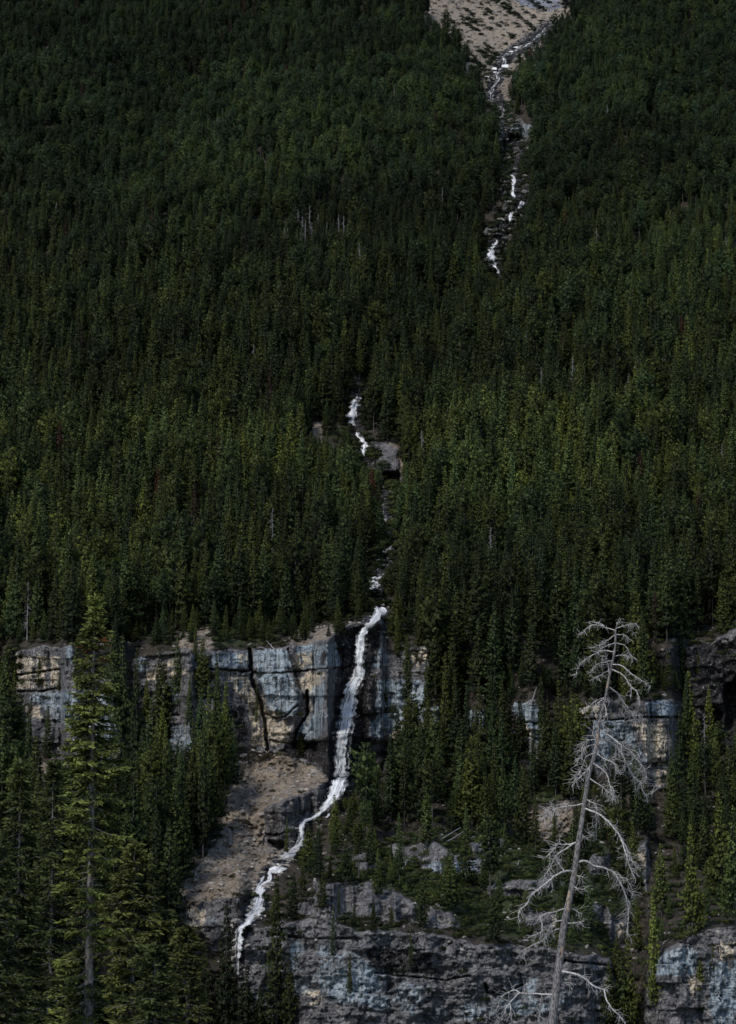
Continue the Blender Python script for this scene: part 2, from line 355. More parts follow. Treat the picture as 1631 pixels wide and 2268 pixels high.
CLIFFS = [
 [(20, 1440), (160, 1425), (170, 1480), (262, 1500), (272, 1740), (150, 1720), (120, 1670), (60, 1660), (30, 1580)],
 [(296, 1452), (400, 1440), (420, 1444), (550, 1436), (552, 1660), (440, 1640), (425, 1690), (380, 1670), (330, 1650), (300, 1600)],
 [(550, 1438), (650, 1432), (700, 1420), (752, 1404), (780, 1385), (845, 1372), (850, 1440), (850, 1640), (900, 1652), (820, 1740), (742, 1740), (725, 1712), (620, 1664), (550, 1662)],
 [(820, 1432), (870, 1440), (935, 1432), (965, 1455), (965, 1520), (930, 1560), (975, 1560), (975, 1650), (905, 1652), (820, 1645)],
 [(1138, 1556), (1205, 1556), (1210, 1680), (1170, 1712), (1130, 1660)], [(1040, 1570), (1085, 1575), (1080, 1640), (1050, 1650)],
 [(1262, 1560), (1400, 1552), (1480, 1545), (1506, 1560), (1512, 1640), (1500, 1720), (1490, 1748), (1440, 1745), (1420, 1715), (1280, 1715)],
 [(1430, 1450), (1540, 1425), (1560, 1445), (1600, 1400), (1700, 1380), (1891, 1400), (1891, 1680), (1640, 1660), (1600, 1640), (1560, 1630), (1500, 1530), (1440, 1500)],
 # lower cliffs
 [(515, 2148), (530, 2082), (560, 2052), (600, 2050), (645, 2040), (720, 2030), (800, 2060), (900, 2062), (1000, 2075), (1080, 2095), (1200, 2100), (1340, 2120), (1370, 2180), (1360, 2300), (1300, 2475), (530, 2475), (520, 2230)],
 [(640, 2010), (720, 1968), (800, 1950), (930, 2000), (1010, 2020), (1020, 2058), (900, 2040), (800, 2030), (700, 2030)],
 [(1440, 2130), (1480, 2095), (1560, 2060), (1700, 2040), (1891, 2050), (1891, 2475), (1450, 2475), (1430, 2250)],
 [(1345, 2030), (1388, 2030), (1392, 2100), (1360, 2100)],
 [(585, 1800), (625, 1775), (660, 1770), (690, 1740), (745, 1735), (720, 1800), (690, 1830), (660, 1885), (610, 1885), (580, 1850)],
 [(1405, 1870), (1440, 1860), (1452, 1930), (1425, 1975), (1405, 1965)],
 [(410, 2010), (460, 2000), (500, 1990), (540, 1980), (545, 2060), (520, 2110), (470, 2110), (440, 2060), (410, 2050)],
 [(700, 1955), (760, 1950), (770, 1985), (700, 1990)], [(860, 1878), (960, 1862), (1005, 1895), (930, 1912), (870, 1905)], [(1080, 1965), (1230, 1935), (1262, 1955), (1190, 1985), (1100, 1992)], [(1150, 2015), (1260, 2030), (1255, 2060), (1160, 2050)], [(1290, 2000), (1345, 2010), (1340, 2050), (1290, 2045)], [(780, 1900), (830, 1890), (840, 1925), (790, 1930)], [(1040, 1870), (1100, 1850), (1120, 1880), (1050, 1895)], [(1300, 1900), (1350, 1890), (1345, 1940), (1305, 1940)],
 [(915, 1900), (1000, 1895), (1080, 1900), (1075, 1935), (990, 1935), (930, 1925)],
 # upper rocks
 [(812, 985), (860, 975), (888, 995), (892, 1060), (880, 1076), (850, 1076), (818, 1040)],
 [(768, 850), (800, 845), (800, 930), (770, 925)],
 [(815, 1300), (860, 1305), (855, 1345), (820, 1340)],
 [(1090, 272), (1180, 270), (1175, 322), (1100, 318)],
 [(1110, 390), (1172, 385), (1166, 440), (1150, 500), (1112, 500)],
 [(1075, 505), (1120, 500), (1112, 560), (1078, 560)],
]
SCREE = [
 [(530, 1672), (600, 1664), (700, 1700), (742, 1745), (700, 1775), (640, 1780), (590, 1800), (585, 1850), (640, 1890), (600, 1925), (580, 1960), (545, 1975), (500, 2000), (440, 2015), (400, 2010), (385, 1975), (440, 1920), (490, 1850), (505, 1760)],
 [(70, 1700), (110, 1690), (120, 1800), (80, 1820)],
 [(1170, 1800), (1260, 1770), (1275, 1840), (1200, 1870), (1170, 1850)],
 [(880, 1545), (960, 1525), (970, 1550), (880, 1562)],
 [(400, 1400), (470, 1395), (475, 1440), (400, 1440)], [(640, 1405), (745, 1385), (740, 1420), (640, 1432)],
 [(690, 935), (712, 940), (716, 985), (696, 975)],
 [(860, 975), (885, 970), (895, 1050), (870, 1040)],
]
GULLY = [
 [(905, -10), (1290, -10), (1275, 15), (1248, 38), (1222, 66), (1200, 95), (1178, 120), (1142, 142), (1132, 165), (1126, 200), (1130, 225), (1134, 245), (1122, 275), (1100, 275), (1090, 235), (1066, 200), (1050, 175), (1026, 140), (1005, 100), (970, 70), (955, 45), (925, 25)],
 [(1112, 318), (1172, 320), (1165, 350), (1150, 385), (1115, 380)],
]
# water courses: (px, py, width)
FLOWS = [
 ('stream', 'thin white stream tumbling out of the scree gully at the top', [(1211, 61, 6), (1200, 74, 5), (1187, 84, 7), (1175, 96, 5), (1150, 106, 6), (1138, 116, 5), (1116, 124, 5), (1118, 136, 8), (1112, 150, 6), (1100, 163, 7), (1104, 175, 5), (1090, 198, 8), (1088, 216, 9), (1098, 232, 5), (1114, 242, 5), (1110, 262, 5)]),
 ('waterfall', 'narrow waterfall beside the dark hollow under the scree gully', [(1109, 268, 4), (1113, 284, 5), (1116, 298, 6), (1118, 308, 5)]),
 ('waterfall', 'thin forked waterfall over dark rock in the upper ravine', [(1127, 388, 8), (1137, 396, 11), (1137, 412, 6), (1136, 426, 5), (1138, 434, 11), (1136, 440, 8)]),
 ('waterfall', 'short white cascade below the forked waterfall', [(1158, 444, 7), (1154, 454, 11), (1148, 463, 7)]),
 ('waterfall', 'thin vertical waterfall beside dark ledges', [(1133, 470, 6), (1131, 480, 6), (1129, 492, 6)]),
 ('waterfall', 'broad white cascade at the foot of the upper ravine', [(1101, 530, 4), (1100, 538, 5), (1090, 545, 11), (1087, 556, 15), (1088, 568, 19), (1089, 580, 18), (1096, 588, 10), (1099, 595, 7), (1104, 607, 5)]),
 ('waterfall', 'white cascade pouring out of the forest in mid slope', [(795, 878, 11), (788, 890, 19), (783, 902, 21), (781, 914, 21), (780, 922, 19), (778, 932, 14), (781, 944, 14)]),
 ('waterfall', 'stepped cascade above the pale rock outcrop', [(791, 956, 7), (796, 966, 11), (804, 976, 19), (811, 986, 20), (808, 997, 13), (803, 1012, 8)]),
 ('stream', 'thin trickle glimpsed between dark spruces', [(851, 1130, 6), (853, 1146, 8), (852, 1158, 8), (852, 1170, 8)]),
 ('stream', 'broken trickle beside a pale green shrub', [(872, 1206, 8), (866, 1214, 6), (848, 1228, 9), (846, 1240, 13), (852, 1252, 7), (860, 1262, 6), (846, 1275, 8)]),
 ('waterfall', 'small curtain waterfall above the dark pool', [(834, 1276, 24), (830, 1284, 25), (828, 1296, 24), (827, 1306, 19)]),
 ('stream', 'white rapids sliding to the lip of the tall waterfall', [(834, 1341, 5), (838, 1349, 14), (848, 1353, 20), (838, 1360, 20), (832, 1372, 18), (822, 1382, 15), (812, 1389, 12)]),
 ('waterfall', 'tall white waterfall plunging down the blue grey cliff', [(814, 1386, 8), (807, 1397, 16), (801, 1410, 21), (799, 1425, 22), (799, 1440, 22), (797, 1458, 20), (796, 1475, 20), (796, 1492, 25), (793, 1502, 28), (785, 1514, 31), (778, 1530, 28), (776, 1542, 25), (773, 1560, 29), (769, 1582, 31), (765, 1605, 32), (761, 1630, 31), (758, 1655, 29), (756, 1680, 27), (755, 1705, 25), (754, 1722, 24)]),
 ('stream', 'white rapids fanning out at the foot of the tall waterfall', [(757, 1720, 24), (752, 1731, 38), (748, 1745, 38), (742, 1760, 34), (732, 1775, 26), (722, 1787, 22), (710, 1800, 10), (694, 1811, 7), (676, 1818, 10), (669, 1830, 10), (667, 1848, 9), (665, 1864, 10), (654, 1880, 15), (640, 1894, 23), (622, 1901, 8)]),
 ('stream', 'side strand of water slipping down the dark rock', [(735, 1786, 6), (729, 1800, 7), (724, 1812, 6)]),
 ('waterfall', 'lower waterfall sliding over brown ledges beside the scree', [(628, 1917, 18), (612, 1925, 24), (598, 1932, 10), (600, 1941, 9), (596, 1950, 12), (586, 1960, 16), (578, 1970, 19), (574, 1984, 20), (574, 1994, 22), (570, 2010, 27), (562, 2026, 28), (554, 2040, 18), (542, 2049, 10), (531, 2058, 10), (528, 2072, 15), (528, 2090, 17), (527, 2108, 16), (526, 2122, 14), (525, 2140, 12), (525, 2160, 9)]),
 ('stream', 'little side braid joining the lower waterfall', [(588, 1936, 5), (580, 1950, 6), (572, 1962, 6), (568, 1976, 6)]),
]
# dry path of the creek between the falls, for the wet channel
CHAN = [(1211, 61), (1187, 84), (1150, 106), (1117, 130), (1104, 160), (1090, 200), (1112, 240), (1112, 270), (1118, 308), (1150, 335), (1140, 380), (1137, 434), (1154, 454), (1132, 480), (1105, 523), (1088, 560), (1100, 595), (1107, 612)]
CHAN2 = [(797, 870), (783, 900), (781, 940), (806, 985), (806, 1010), (835, 1060), (858, 1100), (852, 1160), (870, 1206), (847, 1235), (860, 1258), (830, 1285), (838, 1330), (842, 1350), (814, 1386), (799, 1440), (790, 1510), (772, 1570), (756, 1690), (748, 1750), (712, 1800), (672, 1822), (665, 1866), (636, 1898), (600, 1930), (576, 1975), (565, 2024), (530, 2059), (526, 2140), (522, 2300)]
DCH = np.minimum(dseg(GX, GY, CHAN), dseg(GX, GY, CHAN2))
wat = np.full(GX.shape, 1e9)
for _, _, L in FLOWS: wat = np.minimum(wat, dseg(GX, GY, L)-np.mean([p[2] for p in L])*.5)
mcl = mask(CLIFFS, 2); mclf = mask(CLIFFS, 1)
mscr = mask(SCREE, 3, True); mgul = mask(GULLY, 2, True)
# ------------------------------------------------------------------ depth of the slope along every line of sight
TAB = [(2475, 428), (2268, 436), (2150, 444), (2000, 476), (1850, 515), (1700, 548), (1420, 566), (1380, 588), (1300, 630), (1200, 685), (1000, 785), (800, 890), (600, 1000), (400, 1120), (200, 1260), (0, 1420), (-260, 1640)]
ty = np.array([t[0] for t in TAB])[::-1]; tl = np.log(np.array([t[1] for t in TAB]))[::-1]
ybase = np.interp(gy, ty, tl)[:, None]+0*GX
# valley of the creek, rounded spurs to both sides
cx = np.interp(gy, [0, 300, 600, 900, 1300, 1700, 2268], [1150, 1120, 1100, 800, 835, 760, 520])[:, None]
w = np.interp(gy, [0, 600, 900, 1300, 2268], [150, 110, 160, 150, 200])[:, None]
ybase = ybase+.030*np.exp(-((GX-cx)/w)**2)-.02
ybase += (fbm(GX/230, GY/150, 3, 5)-.5)*.05+(fbm(GX/70, GY/50, 3, 6)-.5)*.016*np.interp(gy, [1300, 1500], [1, .3])[:, None]
# the left-hand forest shoulder and right-hand one stand before the gully
ybase += sst(0, 1, mgul)*.035
ybase -= .05*sst(560, 250, GX)*sst(1640, 1760, GY)*sst(2300, 2000, GY)
_, ZR = ray(0*gy, gy)
lny = np.zeros(GX.shape); lny[0] = ybase[0]
for i in range(1, NR):
    dZ = ZR[i]-ZR[i-1]
    tb = dZ/np.maximum(ybase[i]-ybase[i-1], 1e-4)      # = tan(theta)-Z of the plain slope
    tb = np.clip(tb, .12, 6)
    m = sst(.25, .8, mcl[i])*(1. if gy[i] > 1360 else .5)*np.where((gy[i] > 1860) & (gy[i] < 2050), .6, 1); rate = (1-m)/tb+m/5.5
    k = np.clip(1+(ybase[i]-lny[i-1])/.035, .25, 5)
    lny[i] = lny[i-1]+dZ*rate*np.where(m > .5, 1, k)
for _ in range(2):
    lny = lny*.0+lny
# sideways smoothing off the cliffs
ls = blur(lny, 8); lny = ls*(1-mcl)+lny*mcl if False else lny*(.3+.7*mcl)+ls*(.7-.7*mcl)
DEP = np.exp(lny)
# ------------------------------------------------------------------ relief of the rock
def strata(px, py, th, seed, jog=40):
    """blocky beds: offset in metres and crack closeness"""
    yy = py+(fbm(px/130, py/130, 2, seed)-.5)*30+.03*px
    q = yy/th+(vn(yy/th*.7, yy*0, seed+1)-.5)*.9; b = np.floor(q); fb = q-b
    wd = jog*(.6+1.1*_hash(b, b*0+3, seed+2))
    xx = px/wd+_hash(b, b*0, seed+3)*9+(vn(px/14, py/14, seed+4)-.5)*.25; c = np.floor(xx); fc = xx-c
    off = _hash(b, c, seed+5)-.5; tiltx = (_hash(b, c, seed+6)-.5)*(fc-.5); tilty = (_hash(b, c, seed+7)-.35)*(fb-.5)
    crack = np.exp(-(np.minimum(fc, 1-fc)*wd/1.7)**2)*(_hash(c, b, seed+8) > .35)
    bed = np.exp(-(np.minimum(fb, 1-fb)*th/1.5)**2)*(_hash(b, b*0+1, seed+9) > .3)
    return off, tiltx, tilty, np.maximum(crack, bed)
o1, tx1, tz1, k1 = strata(GX, GY, 52, 100, 62); o2, tx2, tz2, k2 = strata(GX, GY, 19, 200, 26); o3, tx3, tz3, k3 = strata(GX, GY, 8.5, 300, 13)
rough = fbm(GX/16, GY/22, 5, 50)-.5; rough2 = fbm(GX/5, GY/6, 3, 60)-.5
ribs = fbm(GX/11, GY/90, 3, 70)-.5
MAIN = mask([CLIFFS[2]+[]], 2)
smoothface = np.clip(mask([[(560, 1440), (765, 1410), (740, 1650), (550, 1660)], CLIFFS[5], CLIFFS[4]], 6), 0, 1)
lower = np.clip(mask([CLIFFS[7], CLIFFS[8], CLIFFS[9]], 6), 0, 1)
rel = (o1*2.6+tx1*1.6+tz1*1.2)+(1-.7*smoothface)*(o2*.9+tx2*1.2)+(1-.85*smoothface)*o3*.3+rough*2.4*(1-.5*smoothface)+rough2*.55+ribs*1.0
rel = np.where(lower > .5, rel*.55+(fbm(GX/50, GY/30, 5, 77)-.5)*5+(fbm(GX/10, GY/10, 4, 79)-.5)*2.2, rel)
brk = sst(.42, .6, fbm(GX/30, GY/24, 3, 130))
crk = np.clip(k1*.9*(1-.45*smoothface)*brk+k2*.5*(1-.85*smoothface)*brk+k3*.12*(1-smoothface), 0, 1.5)
rel = rel+crk*.9
rel += (GY < 1360)*((fbm(GX/60, GY/3.2, 3, 140)-.5)*5+(fbm(GX/6, GY/6, 3, 141)-.5)*4)
mr = sst(.3, .9, mclf)
DEP = DEP+rel*mr
# large traced joints and bed gaps: (points, half width, depth)
def fur(line, wd, dp):
    global DEP
    x = WXs*.5+GX*.5; y = WYs*.5+GY*.5
    d = dseg(x, y, line); DEP = DEP+dp*sst(wd*1.35, wd*.5, d)
J = [([(553, 1438), (556, 1470), (558, 1502), (570, 1535), (580, 1560), (587, 1600), (593, 1662)], 3.6, 7),
 ([(564, 1490), (600, 1491), (650, 1488), (700, 1484), (779, 1476)], 1.5, 3),
 ([(440, 1482), (500, 1483), (560, 1489)], 2.0, 4), ([(638, 1436), (646, 1465), (653, 1488), (666, 1530), (676, 1548)], 1.8, 2.5),
 ([(681, 1531), (682, 1580), (668, 1600), (656, 1620), (652, 1655)], 3.0, 5), ([(590, 1580), (612, 1592), (634, 1586), (660, 1560)], 1.8, 2.5),
 ([(35, 1494), (80, 1490), (134, 1482)], 1.8, 4), ([(38, 1530), (90, 1531), (134, 1524)], 1.8, 3),
 ([(600, 1640), (662, 1650), (740, 1640)], 1.6, 2), ([(1275, 1593), (1360, 1594), (1430, 1588), (1500, 1589)], 1.8, 4),
 ([(1440, 1552), (1442, 1590)], 1.6, 2), ([(1150, 1600), (1205, 1602)], 1.5, 2),
 ([(640, 2075), (700, 2080), (780, 2078)], 1.8, 2.5), ([(830, 2155), (900, 2162), (990, 2170), (1040, 2160)], 1.6, 3),
 ([(1074, 2178), (1080, 2200), (1130, 2194), (1160, 2180)], 1.8, 3), ([(1250, 2128), (1320, 2135), (1360, 2140)], 1.6, 3),
 ([(580, 1847), (610, 1850), (640, 1842)], 1.7, 3), ([(1150, 1556), (1155, 1600), (1150, 1620), (1195, 1640)], 1.8, 2.5)]
for a, b, c in J: fur(a, b, c)
def pocket(poly, dp, k=2):
    global DEP
    DEP = DEP+dp*mask([poly], k, True)
pocket([(848, 1050), (885, 1048), (887, 1074), (850, 1074)], 16, 1)
pocket([(1126, 292), (1150, 296), (1156, 316), (1128, 318)], 14, 1)
pocket([(1606, 1520), (1640, 1500), (1640, 1590), (1612, 1620)], 9)
pocket([(1570, 1560), (1600, 1580), (1590, 1650), (1560, 1620)], 5)
pocket([(818, 1318), (856, 1312), (852, 1336), (826, 1338)], 9, 1)
pocket([(640, 1650), (742, 1640), (850, 1640), (905, 1652), (860, 1675), (800, 1690), (742, 1688), (700, 1668)], 4.5, 3)   # undercut
pocket([(735, 1415), (785, 1392), (800, 1395), (790, 1500), (745, 1640), (735, 1600), (760, 1500)], 3.5, 4)
pocket([(790, 1395), (838, 1395), (832, 1480), (800, 1560), (820, 1600), (815, 1640), (770, 1640)], 3.5, 4)
pocket([(592, 1860), (636, 1868), (640, 1888), (612, 1884)], 6, 1)
pocket([(688, 1900), (715, 1880), (715, 1925), (690, 1928)], 5, 1)
pocket([(1120, 428), (1150, 432), (1146, 440), (1122, 440)], 5, 1)
pocket([(345, 1590), (375, 1585), (372, 1640), (350, 1640)], 3, 2)
pocket([(135, 1590), (165, 1590), (160, 1680), (138, 1680)], 5, 2)
pocket([(432, 1490), (470, 1495), (450, 1520)], 6, 2)
pocket([(536, 1990), (560, 1985), (545, 2050), (530, 2045), (520, 2010)], 5, 2)
# step proud: the buttress of the main face and the brown wedge
DEP -= 2.6*mask([[(560, 1495), (640, 1490), (672, 1540), (660, 1580), (632, 1588), (590, 1580), (566, 1540)]], 4, True)
DEP -= 1.2*mask([[(640, 1580), (660, 1545), (682, 1560), (676, 1590), (655, 1606)]], 2, True)
DEP -= 1.5*mask([[(565, 1440), (650, 1436), (652, 1484), (566, 1488)]], 3, True)
# soil bumps, hollows and the cut of the creek
soil = 1-mr
DEP += soil*((fbm(GX/40, GY/12, 4, 90)-.5)*3.2*np.interp(gy, [1200, 1500], [2.0, 1])[:, None]+(fbm(GX/9, GY/4, 3, 95)-.5)*1.2)
DEP += soil*mscr*((fbm(GX/5, GY/3.2, 3, 97)-.5)*3.2+(fbm(GX/22, GY/40, 3, 197)-.5)*6)
rdg = fbm((GX*.75+GY*1.0)/14, (GX*1.0-GY*.75)/90, 3, 98)-.5
DEP += mgul*((fbm(GX/7, GY/3.5, 3, 99)-.5)*4+rdg*7)
DEP += (fbm(GX/8, GY/4, 3, 120)-.5)*4.5*sst(26, 8, DCH)*np.interp(gy, [600, 1500], [2.0, .4])[:, None]
POSX, POSZ = ray(GX, GY)
VX = POSX*DEP; VY = DEP; VZ = POSZ*DEP
def gidx(px, py):
    i = np.interp(py, gy[::-1], np.arange(NR)[::-1]); j = (np.asarray(px)-gx[0])/2.3
    return i, np.clip(j, 0, NC-1.001)
def samp(A, px, py):
    i, j = gidx(px, py); i = np.clip(i, 0, NR-1.001)
    a = np.floor(i).astype(int); b = np.floor(j).astype(int); u = i-a; v = j-b
    return (A[a, b]*(1-u)+A[a+1, b]*u)*(1-v)+(A[a, b+1]*(1-u)+A[a+1, b+1]*u)*v
def ground(px, py):
    d = samp(DEP, px, py); X, Z = ray(px, py); return X*d, d, Z*d
# ------------------------------------------------------------------ surface kinds
TANP = [[(28, 1448), (130, 1450), (134, 1522), (30, 1530)], [(385, 1450), (405, 1500), (300, 1510), (330, 1480)], [(395, 1480), (450, 1488), (440, 1500), (395, 1495)],
 [(500, 1490), (556, 1500), (592, 1600), (590, 1660), (552, 1655), (545, 1560), (520, 1540)], [(570, 1510), (595, 1560), (640, 1600), (655, 1650), (600, 1655), (585, 1590)],
 [(655, 1495), (720, 1485), (712, 1520), (682, 1535), (662, 1530)], [(692, 1530), (705, 1530), (690, 1620), (680, 1620)], [(640, 1445), (700, 1440), (690, 1480), (655, 1484)],
 [(750, 1430), (775, 1440), (770, 1476), (745, 1476)], [(525, 1440), (552, 1440), (552, 1480), (530, 1485)],
 [(1395, 1600), (1470, 1600), (1500, 1650), (1485, 1745), (1450, 1745), (1420, 1640)], [(1130, 1580), (1170, 1600), (1195, 1650), (1150, 1625)], [(1268, 1560), (1350, 1555), (1370, 1590), (1275, 1592)],
 [(1550, 1430), (1582, 1430), (1580, 1475), (1560, 1480)], [(1220, 2030), (1250, 2035), (1250, 2110), (1232, 2108)], [(1354, 2040), (1388, 2040), (1384, 2100), (1365, 2098)],
 [(955, 2025), (1010, 2030), (1005, 2055), (960, 2050)], [(1062, 2192), (1100, 2196), (1085, 2225), (1062, 2215)], [(1405, 1885), (1440, 1890), (1430, 1950), (1408, 1940)],
 [(1560, 2080), (1631, 2090), (1620, 2160), (1590, 2120)], [(1520, 2170), (1560, 2170), (1550, 2215), (1525, 2210)], [(405, 2005), (460, 2010), (455, 2060), (420, 2060)],
 [(240, 1640), (275, 1640), (270, 1725), (250, 1725)], [(55, 1560), (100, 1565), (95, 1600), (60, 1590)], [(1150, 2185), (1175, 2185), (1170, 2240), (1155, 2240)],
 [(655, 2185), (720, 2190), (715, 2230), (680, 2230)], [(780, 2190), (800, 2190), (800, 2250), (785, 2245)], [(1155, 405), (1168, 400), (1166, 425), (1156, 430)], [(900, 1440), (950, 1430), (945, 1470), (920, 1490)],
 [(905, 1600), (965, 1590), (960, 1640), (830, 1640)]]
BLUP = [[(560, 1440), (640, 1440), (650, 1485), (565, 1488)], [(566, 1493), (640, 1490), (668, 1540), (655, 1575), (632, 1585), (600, 1575), (575, 1530)], [(655, 1435), (770, 1420), (775, 1475), (655, 1486)],
 [(680, 1500), (720, 1500), (715, 1640), (660, 1640), (662, 1600), (695, 1580)], [(430, 1450), (550, 1445), (552, 1485), (430, 1480)], [(500, 1490), (545, 1500), (560, 1600), (545, 1560)],
 [(296, 1450), (330, 1455), (330, 1490), (300, 1490)], [(370, 1515), (400, 1515), (395, 1555), (385, 1550)], [(60, 1540), (270, 1520), (262, 1700), (230, 1720), (140, 1600)], [(145, 1430), (165, 1430), (165, 1470), (148, 1470)],
 [(825, 1430), (860, 1440), (850, 1480), (830, 1480)], [(820, 1500), (965, 1510), (965, 1640), (820, 1640)], [(900, 1435), (940, 1445), (935, 1470), (905, 1475)],
 [(965, 1540), (1205, 1560), (1200, 1640), (1150, 1620), (1100, 1660), (965, 1640)], [(1280, 1595), (1400, 1600), (1440, 1700), (1300, 1700)], [(1430, 1555), (1500, 1555), (1500, 1588), (1440, 1588)], [(1600, 1420), (1631, 1400), (1640, 1470), (1612, 1470)],
 [(515, 2110), (600, 2060), (600, 2300), (540, 2300)], [(640, 2080), (760, 2080), (900, 2170), (1100, 2180), (1340, 2130), (1340, 2230), (1000, 2268), (640, 2200)], [(930, 1910), (1060, 1905), (1060, 1930), (950, 1930)],
 [(1440, 2120), (1550, 2090), (1540, 2160), (1460, 2160)], [(1560, 2130), (1631, 2130), (1631, 2268), (1580, 2268)], [(370, 1600), (430, 1600), (430, 1690), (370, 1690)], [(1110, 270), (1180, 275), (1170, 300), (1110, 300)]]
WETDARKP = [[(1440, 1440), (1891, 1380), (1891, 1700), (1600, 1660), (1560, 1640), (1500, 1540), (1440, 1510)], [(735, 1415), (790, 1375), (860, 1378), (838, 1400), (830, 1490), (840, 1560), (820, 1600), (818, 1660), (905, 1655), (850, 1730), (735, 1735), (725, 1700), (600, 1665), (640, 1650), (725, 1640), (735, 1600), (728, 1540), (745, 1500), (760, 1470)],  # wet rock by the falls, plus patches simply made darker
 [(585, 1790), (625, 1775), (680, 1745), (740, 1735), (725, 1790), (720, 1840), (700, 1930), (670, 1920), (612, 1885), (582, 1850)], [(524, 2000), (560, 1975), (600, 1990), (580, 2040), (545, 2080), (540, 2200), (515, 2180), (516, 2040)],
 [(705, 1440), (730, 1437), (725, 1480), (700, 1484)], [(1606, 1480), (1640, 1480), (1640, 1660), (1580, 1600)], [(440, 1450), (475, 1450), (472, 1480), (440, 1480)], [(1010, 1440), (1040, 1440), (1020, 1480)],
 [(1120, 410), (1155, 410), (1155, 445), (1120, 445)], [(768, 850), (800, 848), (796, 925), (768, 925)], [(500, 1560), (545, 1560), (545, 1650), (505, 1640)], [(800, 2090), (960, 2110), (980, 2160), (820, 2150)]]
MOSSP = [[(35, 1505), (90, 1500), (90, 1520), (40, 1528)], [(560, 1660), (640, 1662), (735, 1700), (700, 1725), (620, 1700), (560, 1690)], [(400, 1395), (620, 1385), (620, 1430), (420, 1438)], [(1160, 1650), (1250, 1640), (1240, 1780), (1160, 1780)],
 [(800, 1880), (1400, 1820), (1420, 2050), (1350, 2110), (1020, 2060), (900, 1990), (720, 1940)], [(620, 2040), (900, 2055), (890, 2075), (630, 2070)], [(640, 2130), (800, 2140), (790, 2160), (640, 2150)], [(1140, 2120), (1200, 2120), (1190, 2160), (1120, 2160)],
 [(715, 925), (775, 940), (775, 985), (710, 985)], [(880, 1480), (980, 1480), (980, 1540), (900, 1530)], [(725, 1490), (745, 1490), (740, 1530), (722, 1530)], [(1180, 290), (1250, 260), (1240, 330), (1170, 340)]]
TA = mask(TANP, 3, True)*.58; BL = mask(BLUP, 3, True)*(.62-.20*lower)+.16-.10*lower; WE = mask(WETDARKP, 4)*.85
WE = np.maximum(WE, .8*sst(26, 7, DCH+(fbm(GX/10, GY/10, 3, 41)-.5)*14))
WE = WE*(1-.9*sst(0, .3, mask([[(900, -20), (1300, -20), (1120, 130), (1080, 130)]], 2)*(DCH > 9)))
TA = np.clip(TA-WE*.8+.10-.16*lower, 0, 1); WE *= 1-.45*mask([[(575, 1750), (745, 1735), (722, 1850), (640, 1900), (575, 1880)]], 5)
WE = np.maximum(WE, (.29+.2*(fbm(GX/70, GY/40, 3, 44)-.5))*lower)  # darker base rock over the lower cliff
WE = np.maximum(WE, .42*mask([[(805, 975), (895, 975), (900, 1080), (810, 1080)], [(1075, 500), (1125, 500), (1115, 560), (1075, 560)], [(1108, 440), (1165, 440), (1150, 510), (1108, 510)]], 4))  # darker base rock on the ravine outcrops
MO = np.clip(mask(MOSSP, 5)*.55+.15, 0, 1)
ROCK = np.clip(mclf+.85*sst(24, 8, DCH)*(GY < 1400), 0, 1); SCR = np.clip(mscr+mgul*np.interp(gy, [140, 190], [2, .8])[:, None]*(1-.75*sst(22, 6, DCH)), 0, 2)
MO *= 1-.85*np.clip(SCR, 0, 1)
MSA = np.stack([TA, BL, WE], -1); MSB = np.stack([ROCK, MO, SCR], -1)
# ------------------------------------------------------------------ split the sheet into named pieces of terrain
def piece(name, sel):
    """sel: boolean per quad"""
    I, J_ = np.nonzero(sel); a = I*NC+J_
    F = np.stack([a, a+1, a+NC+1, a+NC], -1)
    u, inv = np.unique(F.ravel(), return_inverse=True); F = inv.reshape(-1, 4)
    V = np.stack([VX.ravel()[u], VY.ravel()[u], VZ.ravel()[u]], -1)
    me = mesh_np(name, V, F, {'mska': MSA.reshape(-1, 3)[u], 'mskb': MSB.reshape(-1, 3)[u]}, smooth=True, mats=[M['rock']])
    return tagp(link(name, me), kind='structure')
NOTCH = pin([(1128, -300), (1330, -300), (1279, 2), (1255, 14), (1222, 27), (1192, 25), (1150, 12), (1134, 2)], WXs, WYs)[:-1, :-1]
qc = (mclf[:-1, :-1] > .5) & ~NOTCH; qg = ~NOTCH & ((mscr > .5) | (mgul > .5))[:-1, :-1] & ~qc
QX, QY = GX[:-1, :-1], GY[:-1, :-1]
piece('hillside', ~qc & ~qg & ~NOTCH)
piece('waterfall_cliff', qc & (QY > 1360) & (QY < 1760) & (QX > 540) & (QX < 980))
piece('banded_cliff', qc & (QY > 1360) & (QY < 1760) & (QX <= 540))
piece('forested_cliff', qc & (QY > 1360) & (QY < 1770) & (QX >= 980))
piece('lower_cliff', qc & (QY >= 1760) | qc & (QY > 1735) & (QX < 740) & (QX > 540) & False)
piece('ravine_rocks', qc & (QY <= 1360))
piece('scree_slope', qg & (QY > 700)); piece('gully_scree', qg & (QY <= 700))
# far mountain behind the gully
n = 70; fx, fz = np.meshgrid(np.linspace(-400, 900, n), np.linspace(0, 1, 40))
fy = 2300+fz*700+(fbm(fx/90, fz*8, 4, 5)-.5)*150; fzz = 600+fz*900+(fbm(fx/120, fz*6, 4, 8)-.5)*90
a = (np.arange(39)[:, None]*n+np.arange(n-1)).ravel(); F = np.stack([a, a+1, a+n+1, a+n], -1)
tagp(link('mountain', mesh_np('mountain', np.stack([fx.ravel(), fy.ravel(), fzz.ravel()], -1), F, smooth=True, mats=[M['far']])), kind='structure')
